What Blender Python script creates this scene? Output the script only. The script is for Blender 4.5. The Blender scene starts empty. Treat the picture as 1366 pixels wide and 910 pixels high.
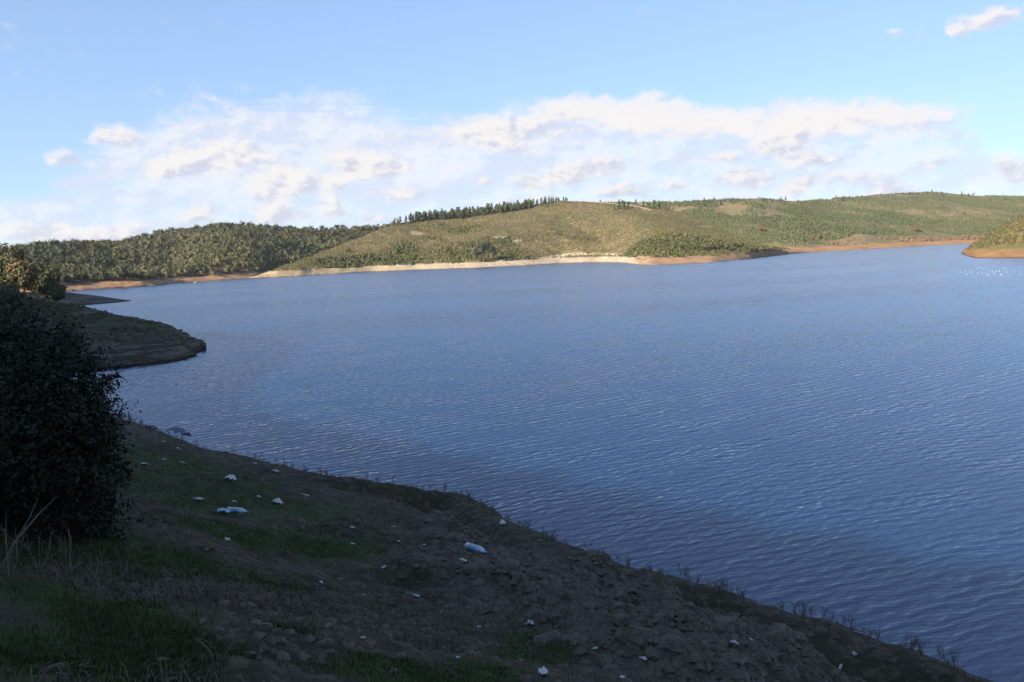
import bpy, bmesh, math, random
import numpy as np
from mathutils import Vector, Matrix

random.seed(7)
RNG = np.random.default_rng(7)
SC = bpy.context.scene
COL = SC.collection

# ------------------------------------------------------------------ camera
F = 1072.0                       # focal length in photo pixels (1366 wide)
CAM_Z = 13.0                     # eye above the water
PITCH = math.atan(123.0 / F)
ROLL = math.radians(2.2)
cp, sp, cr, sr = math.cos(PITCH), math.sin(PITCH), math.cos(ROLL), math.sin(ROLL)
FWD = np.array([0, cp, -sp]); R0 = np.array([1.0, 0, 0]); U0 = np.array([0, sp, cp])
RIGHT = R0 * cr - U0 * sr
UP = R0 * sr + U0 * cr
cam_data = bpy.data.cameras.new('camera')
cam = bpy.data.objects.new('camera', cam_data); COL.objects.link(cam)
cam_data.sensor_width = 36.0
cam_data.lens = 36.0 * F / 1366.0
cam_data.clip_start = 0.05; cam_data.clip_end = 20000
M = Matrix.Identity(4)
for i in range(3):
    M[i][0] = RIGHT[i]; M[i][1] = UP[i]; M[i][2] = -FWD[i]
M[2][3] = CAM_Z
cam.matrix_world = M
SC.camera = cam

def ray(px, py):
    d = FWD + RIGHT * ((px - 683.0) / F) + UP * ((455.0 - py) / F)
    return d / np.linalg.norm(d)

def on_level(px, py, z=0.0):
    d = ray(px, py); t = (z - CAM_Z) / d[2]
    return np.array([d[0] * t, d[1] * t, z])

def at_depth(px, py, Y):
    d = ray(px, py); t = Y / d[1]
    return np.array([d[0] * t, Y, CAM_Z + d[2] * t])

# ------------------------------------------------------------------ light
SUN_EL = math.radians(23.0)
SUN_H = np.array([-0.70, -0.714]); SUN_H /= np.linalg.norm(SUN_H)   # towards the sun
SUN_DIR = Vector((SUN_H[0] * math.cos(SUN_EL), SUN_H[1] * math.cos(SUN_EL), math.sin(SUN_EL)))
sun_data = bpy.data.lights.new('sun', 'SUN')
sun = bpy.data.objects.new('sun', sun_data); COL.objects.link(sun)
sun_data.energy = 5.0; sun_data.angle = math.radians(0.53); sun_data.color = (1.0, 0.87, 0.69)
sun.rotation_euler = SUN_DIR.to_track_quat('Z', 'Y').to_euler()
sun.location = (-60, -60, 90)

SC.view_settings.view_transform = 'Standard'
SC.view_settings.look = 'None'
SC.view_settings.exposure = 1.27
SC.view_settings.gamma = 1.0
SC.view_settings.use_curve_mapping = False
SC.cycles.use_denoising = True
SC.cycles.max_bounces = 5
SC.cycles.diffuse_bounces = 2
SC.cycles.glossy_bounces = 3
SC.cycles.caustics_reflective = False
SC.cycles.caustics_refractive = False

# small node language -------------------------------------------------
class NT:
    def __init__(s, tree): s.t = tree; s.n = tree.nodes; s.l = tree.links
    def new(s, typ, **kw):
        n = s.n.new(typ)
        for k, v in kw.items(): setattr(n, k, v)
        return n
    def put(s, inp, v):
        if v is None: return
        if hasattr(v, 'is_output') or isinstance(v, bpy.types.NodeSocket): s.l.new(v, inp)
        else: inp.default_value = v
    def math(s, op, a, b=None, c=None, clamp=False):
        n = s.new('ShaderNodeMath', operation=op); n.use_clamp = clamp
        s.put(n.inputs[0], a); s.put(n.inputs[1], b); s.put(n.inputs[2], c)
        return n.outputs[0]
    def vmath(s, op, a, b=None, out=0):
        n = s.new('ShaderNodeVectorMath', operation=op)
        s.put(n.inputs[0], a); s.put(n.inputs[1], b)
        return n.outputs[out]
    def scale(s, a, f):
        n = s.new('ShaderNodeVectorMath', operation='SCALE'); s.put(n.inputs[0], a); s.put(n.inputs['Scale'], f)
        return n.outputs[0]
    def noise(s, vec, scale, detail=4, rough=0.55, dist=0.0, out=0, dim='3D', lac=2.0):
        n = s.new('ShaderNodeTexNoise', noise_dimensions=dim)
        s.put(n.inputs['Vector'], vec); s.put(n.inputs['Scale'], scale); s.put(n.inputs['Detail'], detail)
        s.put(n.inputs['Roughness'], rough); s.put(n.inputs['Distortion'], dist); s.put(n.inputs['Lacunarity'], lac)
        return n.outputs[out]
    def smooth(s, v, lo, hi, a=0.0, b=1.0):
        n = s.new('ShaderNodeMapRange', interpolation_type='SMOOTHSTEP')
        s.put(n.inputs[0], v); s.put(n.inputs[1], lo); s.put(n.inputs[2], hi); s.put(n.inputs[3], a); s.put(n.inputs[4], b)
        return n.outputs[0]
    def lin(s, v, lo, hi, a=0.0, b=1.0):
        n = s.new('ShaderNodeMapRange'); n.clamp = True
        s.put(n.inputs[0], v); s.put(n.inputs[1], lo); s.put(n.inputs[2], hi); s.put(n.inputs[3], a); s.put(n.inputs[4], b)
        return n.outputs[0]
    def mix(s, f, a, b):
        n = s.new('ShaderNodeMix', data_type='RGBA')
        s.put(n.inputs[0], f)
        for i, v in ((6, a), (7, b)):
            if isinstance(v, tuple) and len(v) == 3: v = v + (1.0,)
            s.put(n.inputs[i], v)
        return n.outputs[2]
    def comb(s, x, y, z=0.0):
        n = s.new('ShaderNodeCombineXYZ'); s.put(n.inputs[0], x); s.put(n.inputs[1], y); s.put(n.inputs[2], z)
        return n.outputs[0]
    def sep(s, v):
        n = s.new('ShaderNodeSeparateXYZ'); s.put(n.inputs[0], v); return n.outputs
    def attr(s, name, out='Fac'):
        n = s.new('ShaderNodeAttribute', attribute_name=name); return n.outputs[out]

# ------------------------------------------------------------------ sky
world = bpy.data.worlds.new('World'); SC.world = world; world.use_nodes = True
world.cycles.sampling_method = 'MANUAL'; world.cycles.sample_map_resolution = 512
w = NT(world.node_tree); w.n.clear()
out = w.new('ShaderNodeOutputWorld'); bg = w.new('ShaderNodeBackground')
w.l.new(bg.outputs[0], out.inputs[0])
bg.inputs['Strength'].default_value = 0.085
sky = w.new('ShaderNodeTexSky', sky_type='NISHITA')
sky.sun_disc = False
sky.sun_elevation = SUN_EL
sky.sun_rotation = math.atan2(SUN_H[0], SUN_H[1])
sky.altitude = 50; sky.air_density = 0.85; sky.dust_density = 0.15; sky.ozone_density = 3.0
D2R = math.pi / 180

def azel(px, py):
    d = ray(px, py)
    return math.degrees(math.atan2(d[0], d[1])), math.degrees(math.asin(d[2]))

tc = w.new('ShaderNodeTexCoord')
dx, dy, dz = w.sep(tc.outputs['Generated'])
az = w.math('DEGREES', w.math('ARCTAN2', dx, dy))
el = w.math('DEGREES', w.math('ARCSINE', dz))
ae = w.comb(az, el)
dirv = tc.outputs['Generated']
# warp field, degrees
nwA = w.noise(dirv, 9.0, 6, 0.62, out=1)
nwB = w.noise(dirv, 42.0, 5, 0.65, out=1)
warp = w.vmath('ADD', w.scale(w.vmath('SUBTRACT', nwA, (0.5, 0.5, 0.5)), 5.0),
               w.vmath('ADD', w.scale(w.vmath('SUBTRACT', nwB, (0.5, 0.5, 0.5)), 1.8), w.scale(w.vmath('SUBTRACT', w.noise(dirv, 130.0, 4, 0.6, out=1), (0.5, 0.5, 0.5)), 0.9)))
aew = w.vmath('ADD', ae, w.vmath('MULTIPLY', warp, (1.0, 0.45, 0.0)))
_, elw, _ = w.sep(aew)
# high thin bank: upper edge as a function of bearing
cur = w.new('ShaderNodeFloatCurve')
edge_px = [(-40, 262), (60, 236), (120, 196), (200, 152), (300, 134), (420, 128), (500, 136), (560, 152), (640, 142), (740, 130),
           (850, 128), (930, 144), (1040, 134), (1180, 130), (1270, 146), (1330, 196), (1400, 226)]
pts = [(-180, 8), (-140, 6), (-105, 9.5), (-75, 6), (-50, 7.5)] + [azel(*p) for p in edge_px] + [(48, 5), (75, 9), (110, 6), (145, 10), (180, 8)]
cm = cur.mapping.curves[0]
while len(cm.points) > 2: cm.points.remove(cm.points[1])
pts = [((a + 180) / 360, e / 20) for a, e in pts]
cm.points[0].location = pts[0]; cm.points[1].location = pts[-1]
for p in pts[1:-1]: cm.points.new(*p)
cur.mapping.update()
w.put(cur.inputs[1], w.math('DIVIDE', w.math('ADD', az, 180), 360))
top = w.math('MULTIPLY', cur.outputs[0], 20.0)
stv = w.vmath('MULTIPLY', dirv, (1.0, 1.0, 4.5))
wisp = w.noise(stv, 5.5, 7, 0.62, 0.6)
fine = w.noise(stv, 22.0, 6, 0.65, 0.4)
depth_in = w.math('SUBTRACT', top, elw)
veil = w.math('ADD', w.math('MULTIPLY', depth_in, 0.5), w.math('MULTIPLY', w.math('SUBTRACT', wisp, 0.5), 2.2))
veil = w.math('ADD', veil, w.math('MULTIPLY', w.math('SUBTRACT', fine, 0.5), 0.9))
veil = w.smooth(veil, -0.2, 0.8)
# thins out low down towards the horizon
low = w.smooth(w.math('ADD', el, w.math('MULTIPLY', w.math('SUBTRACT', wisp, 0.5), 9.0)), 0.8, 5.5, 0.5, 1.0)
veil = w.math('MULTIPLY', veil, low)
veil = w.math('MULTIPLY', veil, w.smooth(w.noise(stv, 9.0, 6, 0.6, 0.8), 0.32, 0.48, 0.6, 1.0))
veil = w.math('MULTIPLY', veil, w.lin(fine, 0.3, 0.7, 0.78, 1.0))
# cumulus heads: (px, py, half width, half height, strength)
CUM = [(152, 178, 22, 15, .75), (97, 212, 26, 13, .6), (235, 222, 55, 14, .8), (305, 210, 45, 16, .9), (385, 243, 50, 18, .85),
       (490, 220, 50, 17, .9), (437, 279, 20, 20, 1.0), (365, 286, 36, 14, 1.0), (265, 288, 26, 18, .7), (452, 246, 22, 10, .7),
       (530, 256, 36, 10, .7), (640, 243, 17, 8, .8), (702, 243, 32, 10, .8), (690, 178, 92, 26, .75), (800, 222, 48, 15, .95),
       (755, 238, 30, 13, 1.0), (825, 255, 42, 11, .95), (852, 146, 50, 24, 1.0), (770, 142, 62, 18, .8), (930, 160, 70, 22, .85),
       (1060, 158, 90, 24, .8), (1190, 160, 85, 22, .75), (1045, 196, 46, 17, .9), (978, 233, 44, 13, .85), (960, 208, 24, 9, .8),
       (1090, 216, 42, 10, .7), (1135, 236, 70, 11, .5), (1055, 248, 24, 12, .8), (1180, 250, 32, 10, .75), (1312, 21, 36, 13, .95),
       (1280, 36, 22, 6, .6), (1185, 41, 14, 7, .7), (1213, 44, 9, 6, .6), (1366, 222, 34, 18, .8), (900, 246, 24, 9, .7),
       (525, 119, 26, 5, .4), (60, 312, 60, 14, .85), (150, 305, 70, 11, .8), (1255, 216, 60, 10, .4), (500, 290, 30, 8, .8),
       (20, 70, 50, 30, .16), (300, 165, 160, 40, .3), (700, 265, 60, 6, .6), (300, 235, 150, 26, .35), (560, 200, 140, 40, .35),
       (1000, 255, 120, 14, .35), (350, 262, 30, 10, .5)]
pxdeg = math.degrees(1 / F)
dens = None; sh = None
BANK = {(690, 178): .1, (770, 142): .7, (852, 146): .9, (930, 160): .8, (1060, 158): .7, (1190, 160): .6, (300, 165): .6, (560, 200): .7, (300, 235): .5, (1000, 255): .6, (20, 70): .6}
for (cx, cy, hw, hh, st) in CUM:
    a0, e0 = azel(cx, cy)
    loc = w.vmath('MULTIPLY', w.vmath('SUBTRACT', aew, (a0, e0, 0)), (1 / (hw * pxdeg * 1.25), 1 / (hh * pxdeg * 1.35), 0))
    ln = w.vmath('LENGTH', loc, out=1)
    d = w.math('MULTIPLY', w.math('SUBTRACT', 1.0, ln, clamp=True), st)
    s_ = w.math('MULTIPLY', w.vmath('DOT_PRODUCT', loc, (-0.6, 0.8, 0), out=1), d)
    if (cx, cy) in BANK: s_ = w.math('ADD', s_, w.math('MULTIPLY', d, BANK[(cx, cy)]))
    dens = d if dens is None else w.math('ADD', dens, d)
    sh = s_ if sh is None else w.math('ADD', sh, s_)
# small fair-weather clouds all round the horizon, outside the ones placed above
n_r = w.noise(w.vmath('MULTIPLY', dirv, (1, 1, 2.6)), 11.0, 6, 0.6)
beh = w.smooth(w.math('ABSOLUTE', az), 34.0, 44.0)
d = w.math('MULTIPLY', w.math('MULTIPLY', w.smooth(n_r, 0.52, 0.68), w.smooth(el, 14.0, 4.0)), w.math('MULTIPLY', beh, 0.5))
dens = w.math('ADD', dens, d)
pv = w.vmath('MULTIPLY', dirv, (1, 1, 1.6))
puff = w.noise(pv, 34.0, 8, 0.62)
puff2 = w.noise(w.vmath('ADD', pv, (-0.0075, -0.002, 0.011)), 34.0, 8, 0.62)      # a step towards the sunlit side
relief = w.math('SUBTRACT', puff, puff2)
big1 = w.noise(pv, 11.0, 6, 0.6); big2 = w.noise(w.vmath('ADD', pv, (-0.02, -0.006, 0.028)), 11.0, 6, 0.6)
relief_v = w.math('ADD', w.math('MULTIPLY', w.math('SUBTRACT', big1, big2), 1.0), w.math('MULTIPLY', relief, 0.6))
cu = w.smooth(w.math('ADD', dens, w.math('MULTIPLY', w.math('SUBTRACT', puff, 0.5), 1.1)), 0.10, 0.62, 0.0, 0.9)
shade = w.math('DIVIDE', sh, w.math('MAXIMUM', dens, 0.02))
shade = w.math('ADD', w.math('MULTIPLY', shade, 0.8), w.math('MULTIPLY', relief, 3.4))
shade = w.smooth(shade, -0.50, 0.35)
shade = w.math('MAXIMUM', shade, w.smooth(cu, 0.35, 0.05, 0.0, 0.7))
VEIL_C = w.mix(w.smooth(relief_v, -0.10, 0.10), (3.6, 3.85, 4.55), (4.4, 4.45, 4.7)); CU_LIT = (4.7, 4.5, 4.4); CU_SH = (3.25, 3.38, 4.0)
gam = w.new('ShaderNodeGamma'); gam.inputs[1].default_value = 0.5; w.l.new(sky.outputs[0], gam.inputs[0])
base = w.vmath('MULTIPLY', gam.outputs[0], (1.55, 1.82, 2.27))      # softens the sky's steep brightening to the horizon
skyc = w.mix(w.math('MULTIPLY', veil, 0.9), base, VEIL_C)
skyc = w.mix(cu, skyc, w.mix(shade, CU_SH, CU_LIT))
w.l.new(skyc, bg.inputs['Color'])

# ------------------------------------------------------------------ helpers
def smoothstep(x, a, b):
    t = np.clip((x - a) / (b - a), 0, 1); return t * t * (3 - 2 * t)

def _hash(ix, iy, seed):
    h = (ix.astype(np.int64) * 374761393 + iy.astype(np.int64) * 668265263 + seed * 974634541) & 0x7fffffff
    h = ((h ^ (h >> 13)) * 1274126177) & 0x7fffffff
    return ((h ^ (h >> 16)) & 0xffff) / 65535.0

def vnoise(x, y, seed=0):
    x = np.asarray(x, float); y = np.asarray(y, float)
    ix = np.floor(x); iy = np.floor(y); fx = x - ix; fy = y - iy
    fx = fx * fx * (3 - 2 * fx); fy = fy * fy * (3 - 2 * fy)
    a = _hash(ix, iy, seed); b = _hash(ix + 1, iy, seed); c = _hash(ix, iy + 1, seed); d = _hash(ix + 1, iy + 1, seed)
    return (a + (b - a) * fx) * (1 - fy) + (c + (d - c) * fx) * fy

def fbm(x, y, wl, octv=4, seed=0, gain=0.5):
    s = 0; amp = 1; tot = 0
    for k in range(octv):
        ca, sa = math.cos(k * 1.1 + .3), math.sin(k * 1.1 + .3)
        s = s + amp * (vnoise((x * ca - y * sa) / wl + 17 * k, (x * sa + y * ca) / wl - 9 * k, seed + k) - 0.5)
        tot += amp; amp *= gain; wl *= 0.5
    return s / tot * 2

def link(o, parent=None):
    COL.objects.link(o)
    if parent is not None: o.parent = parent
    return o

def tag(o, label=None, cat=None, group=None, kind=None):
    if label: o['label'] = label
    if cat: o['category'] = cat
    if group: o['group'] = group
    if kind: o['kind'] = kind
    return o

def mesh_np(name, verts, faces, mats=(), attrs=None, smooth=False, mat_idx=None):
    """verts (n,3), faces (m,3) or (m,4)"""
    me = bpy.data.meshes.new(name)
    verts = np.ascontiguousarray(verts, np.float32); faces = np.ascontiguousarray(faces, np.int32)
    k = faces.shape[1]; m = faces.shape[0]
    me.vertices.add(len(verts)); me.vertices.foreach_set('co', verts.ravel())
    me.loops.add(m * k); me.loops.foreach_set('vertex_index', faces.ravel())
    me.polygons.add(m)
    me.polygons.foreach_set('loop_start', np.arange(0, m * k, k, dtype=np.int32))
    try: me.polygons.foreach_set('loop_total', np.full(m, k, np.int32))
    except Exception: pass
    if mat_idx is not None: me.polygons.foreach_set('material_index', np.ascontiguousarray(mat_idx, np.int32))
    me.update(calc_edges=True)
    me.polygons.foreach_set('use_smooth', np.full(m, smooth, bool))
    for mt in mats: me.materials.append(mt)
    if attrs:
        for an, av in attrs.items():
            a = me.attributes.new(an, 'FLOAT', 'POINT'); a.data.foreach_set('value', np.ascontiguousarray(av, np.float32))
    me.validate()
    return me

def obj(name, me, parent=None):
    return link(bpy.data.objects.new(name, me), parent)

def empty(name, loc, rz=0.0, sc=1.0):
    o = bpy.data.objects.new(name, None); o.location = loc; o.rotation_euler = (0, 0, rz); o.scale = (sc, sc, sc)
    o.empty_display_size = 0.2
    return link(o)

def grid_faces(nr, nc):
    i = np.arange(nr - 1)[:, None] * nc + np.arange(nc - 1)[None, :]
    return np.stack([i, i + 1, i + nc + 1, i + nc], -1).reshape(-1, 4)

def copy_thing(src, loc, rz=0.0, sc=1.0):
    c = src.copy(); link(c); c.location = loc; c.rotation_euler = (0, 0, rz)
    c.scale = (sc, sc, sc) if not hasattr(sc, '__len__') else sc
    for ch in src.children:
        d = ch.copy(); link(d, c)
        for g in ch.children: link(g.copy(), d)
    return c

def principled(name, rough=0.8, spec=0.3):
    m = bpy.data.materials.new(name); m.use_nodes = True
    t = NT(m.node_tree); b = t.n['Principled BSDF']
    b.inputs['Roughness'].default_value = rough
    b.inputs['Specular IOR Level'].default_value = spec
    return m, t, b

def plain(name, col, rough=0.7, spec=0.3, vary=0.25, scale=20.0):
    m, t, b = principled(name, rough, spec)
    tcx = t.new('ShaderNodeTexCoord').outputs['Object']
    n = t.noise(tcx, scale, 4, 0.6)
    lo = tuple(c * (1 - vary) for c in col); hi = tuple(min(1, c * (1 + vary)) for c in col)
    t.put(b.inputs['Base Color'], t.mix(n, lo, hi))
    return m

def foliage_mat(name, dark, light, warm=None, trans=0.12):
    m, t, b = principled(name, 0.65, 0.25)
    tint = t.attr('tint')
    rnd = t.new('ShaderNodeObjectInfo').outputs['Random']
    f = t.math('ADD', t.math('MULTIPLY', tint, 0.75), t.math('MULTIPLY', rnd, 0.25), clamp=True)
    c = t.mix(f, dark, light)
    if warm is not None:
        c = t.mix(t.smooth(tint, 0.9, 1.0), c, warm)
    t.put(b.inputs['Base Color'], c)
    tr = t.new('ShaderNodeBsdfTranslucent'); t.put(tr.inputs[0], c)
    mx = t.new('ShaderNodeMixShader'); mx.inputs[0].default_value = trans
    t.l.new(b.outputs[0], mx.inputs[1]); t.l.new(tr.outputs[0], mx.inputs[2])
    t.l.new(mx.outputs[0], t.n['Material Output'].inputs[0])
    return m

# ------------------------------------------------------------------ materials
def ground_far_mat(name, veg_a, veg_b, bank_a, bank_b, bank_c):
    m, t, b = principled(name, 0.95, 0.1)
    pos = t.new('ShaderNodeNewGeometry').outputs['Position']
    n1 = t.noise(pos, 0.03, 5, 0.6); n2 = t.noise(pos, 0.35, 4, 0.6); n3 = t.noise(t.vmath('MULTIPLY', pos, (1, 1, 7)), 0.12, 5, 0.65)
    bank = t.attr('bank'); rock = t.attr('rock')
    veg = t.mix(t.smooth(n1, 0.35, 0.65), veg_a, veg_b)
    veg = t.mix(t.math('MULTIPLY', t.smooth(n2, 0.45, 0.7), 0.6), veg, bank_a)
    bk = t.mix(t.smooth(n3, 0.4, 0.62), bank_a, bank_b)
    bk = t.mix(t.math('MULTIPLY', rock, t.smooth(n2, 0.42, 0.6)), bk, bank_c)
    bk = t.mix(t.attr('red'), bk, t.mix(t.smooth(n3, 0.4, 0.62), (0.23, 0.13, 0.075), (0.31, 0.19, 0.105)))
    c = t.mix(bank, veg, bk)
    c = t.mix(t.attr('track'), c, (0.34, 0.26, 0.17))
    wet = t.attr('wet')
    c = t.mix(wet, c, (0.07, 0.045, 0.03))
    t.put(b.inputs['Base Color'], c)
    bp = t.new('ShaderNodeBump'); bp.inputs['Strength'].default_value = 0.7; bp.inputs['Distance'].default_value = 0.6
    t.put(bp.inputs['Height'], t.noise(pos, 0.9, 5, 0.65)); t.l.new(bp.outputs[0], b.inputs['Normal'])
    return m

MAT_WOOD_GROUND = ground_far_mat('woodland floor', (0.06, 0.055, 0.03), (0.09, 0.075, 0.04), (0.24, 0.12, 0.06), (0.33, 0.19, 0.10), (0.40, 0.31, 0.22))
MAT_SCRUB_GROUND = ground_far_mat('scrub floor', (0.10, 0.092, 0.042), (0.145, 0.11, 0.058), (0.33, 0.24, 0.14), (0.40, 0.31, 0.20), (0.47, 0.41, 0.33))
MAT_FAR_GROUND = ground_far_mat('plantation floor', (0.12, 0.115, 0.055), (0.16, 0.135, 0.075), (0.33, 0.21, 0.11), (0.27, 0.13, 0.065), (0.40, 0.3, 0.2))
MAT_POINT_GROUND = ground_far_mat('point floor', (0.15, 0.14, 0.05), (0.2, 0.16, 0.07), (0.22, 0.11, 0.05), (0.27, 0.16, 0.07), (0.3, 0.2, 0.1))

OAK = foliage_mat('oak leaves', (0.022, 0.032, 0.014), (0.138, 0.134, 0.055), (0.16, 0.10, 0.04))
PINE = foliage_mat('pine needles', (0.045, 0.058, 0.026), (0.105, 0.118, 0.05))
DARKOAK = foliage_mat('dark bay leaves', (0.020, 0.034, 0.020), (0.055, 0.075, 0.042))
SCRUB = foliage_mat('scrub leaves', (0.05, 0.062, 0.022), (0.165, 0.152, 0.056), (0.19, 0.11, 0.055))
YOUNG = foliage_mat('young pine needles', (0.065, 0.085, 0.035), (0.125, 0.14, 0.06), (0.17, 0.12, 0.06))
RUST = foliage_mat('rust leaves', (0.13, 0.075, 0.033), (0.21, 0.13, 0.065))
REED = foliage_mat('bare poplar twigs', (0.15, 0.10, 0.055), (0.25, 0.17, 0.10))
NEARLEAF = foliage_mat('near evergreen leaves', (0.009, 0.012, 0.006), (0.032, 0.037, 0.018), trans=0.05)
GRASS = foliage_mat('grass blades', (0.022, 0.033, 0.006), (0.048, 0.070, 0.013), (0.09, 0.07, 0.035), trans=0.15)
DRY = foliage_mat('dry stalks', (0.06, 0.045, 0.03), (0.15, 0.12, 0.085), trans=0.05)
BARK = plain('bark', (0.09, 0.065, 0.045), 0.9, 0.1, 0.4, 6)
TWIG = plain('pale twig', (0.13, 0.105, 0.08), 0.8, 0.2, 0.35, 9)

def near_mat():
    m, t, b = principled('dark stony soil', 0.9, 0.2)
    pos = t.new('ShaderNodeNewGeometry').outputs['Position']
    n1 = t.noise(pos, 0.55, 5, 0.62); n2 = t.noise(pos, 5.0, 6, 0.65); n3 = t.noise(pos, 28.0, 4, 0.6)
    soil = t.mix(t.smooth(n1, 0.35, 0.65), (0.022, 0.018, 0.0095), (0.046, 0.036, 0.020))  # low soil colours, tuned until the bank came out dark enough
    soil = t.mix(t.math('MULTIPLY', t.smooth(n2, 0.48, 0.62), 0.75), soil, (0.095, 0.078, 0.05))
    vor = t.new('ShaderNodeTexVoronoi'); vor.inputs['Scale'].default_value = 24.0; t.l.new(pos, vor.inputs['Vector'])
    cell = t.sep(vor.outputs['Color'])[0]
    peb = t.math('MULTIPLY', t.smooth(cell, 0.72, 0.9), t.smooth(vor.outputs['Distance'], 0.38, 0.22))
    soil = t.mix(t.math('MULTIPLY', peb, 0.3), soil, (0.2, 0.165, 0.115))
    g = t.attr('grass')
    gm = t.smooth(t.math('ADD', g, t.math('MULTIPLY', t.math('SUBTRACT', n2, 0.5), 1.0)), 0.3, 0.75)
    green = t.mix(n3, (0.019, 0.027, 0.006), (0.037, 0.052, 0.010))
    c = t.mix(gm, soil, green)
    rock = t.attr('rock')
    c = t.mix(t.math('MULTIPLY', rock, t.smooth(n2, 0.3, 0.6)), c, (0.10, 0.086, 0.065))
    t.put(b.inputs['Base Color'], c)
    bp = t.new('ShaderNodeBump'); bp.inputs['Strength'].default_value = 0.9; bp.inputs['Distance'].default_value = 0.06
    t.put(bp.inputs['Height'], t.math('ADD', t.math('ADD', n2, t.math('MULTIPLY', n3, 0.3)), t.math('MULTIPLY', peb, 0.3)))
    t.l.new(bp.outputs[0], b.inputs['Normal'])
    return m
MAT_NEAR = near_mat()
def head_mat():
    m, t, b = principled('eroded grey shore', 0.95, 0.1)
    pos = t.new('ShaderNodeNewGeometry').outputs['Position']
    n1 = t.noise(pos, 0.22, 6, 0.65); n2 = t.noise(pos, 1.3, 6, 0.7); st = t.noise(t.vmath('MULTIPLY', pos, (0.12, 0.12, 3.2)), 1.0, 5, 0.65, 0.5)
    c = t.mix(t.smooth(st, 0.38, 0.62), (0.035, 0.029, 0.021), (0.12, 0.105, 0.085))
    c = t.mix(t.smooth(n2, 0.5, 0.7), c, (0.16, 0.14, 0.115))
    g = t.math('MULTIPLY', t.attr('grass'), t.smooth(n1, 0.3, 0.55, 0.3, 1.5), clamp=True)
    c = t.mix(g, c, t.mix(n2, (0.022, 0.03, 0.009), (0.055, 0.062, 0.022)))
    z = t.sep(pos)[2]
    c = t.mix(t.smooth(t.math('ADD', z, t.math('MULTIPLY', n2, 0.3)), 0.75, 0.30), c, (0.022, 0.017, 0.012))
    t.put(b.inputs['Base Color'], c)
    bp = t.new('ShaderNodeBump'); bp.inputs['Strength'].default_value = 1.0; bp.inputs['Distance'].default_value = 0.35
    t.put(bp.inputs['Height'], t.math('ADD', n2, t.math('MULTIPLY', st, 0.6))); t.l.new(bp.outputs[0], b.inputs['Normal'])
    return m
MAT_HEAD = head_mat()

def stone_mat():
    m, t, b = principled('grey weathered stone', 0.9, 0.2)
    tcx = t.new('ShaderNodeTexCoord').outputs['Object']
    pos = t.new('ShaderNodeNewGeometry').outputs['Position']
    rnd = t.new('ShaderNodeObjectInfo').outputs['Random']
    n = t.noise(pos, 6.0, 6, 0.65); n2 = t.noise(pos, 35.0, 4, 0.6)
    c = t.mix(n, (0.016, 0.013, 0.009), (0.185, 0.155, 0.112))
    c = t.mix(t.math('MULTIPLY', rnd, 0.45), c, (0.10, 0.075, 0.055))
    c = t.mix(t.smooth(n2, 0.55, 0.7, 0, 0.5), c, (0.05, 0.052, 0.04))
    t.put(b.inputs['Base Color'], c)
    bp = t.new('ShaderNodeBump'); bp.inputs['Strength'].default_value = 0.8; bp.inputs['Distance'].default_value = 0.03
    t.put(bp.inputs['Height'], t.math('ADD', n, t.math('MULTIPLY', n2, 0.4))); t.l.new(bp.outputs[0], b.inputs['Normal'])
    return m
MAT_STONE = stone_mat()

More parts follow.
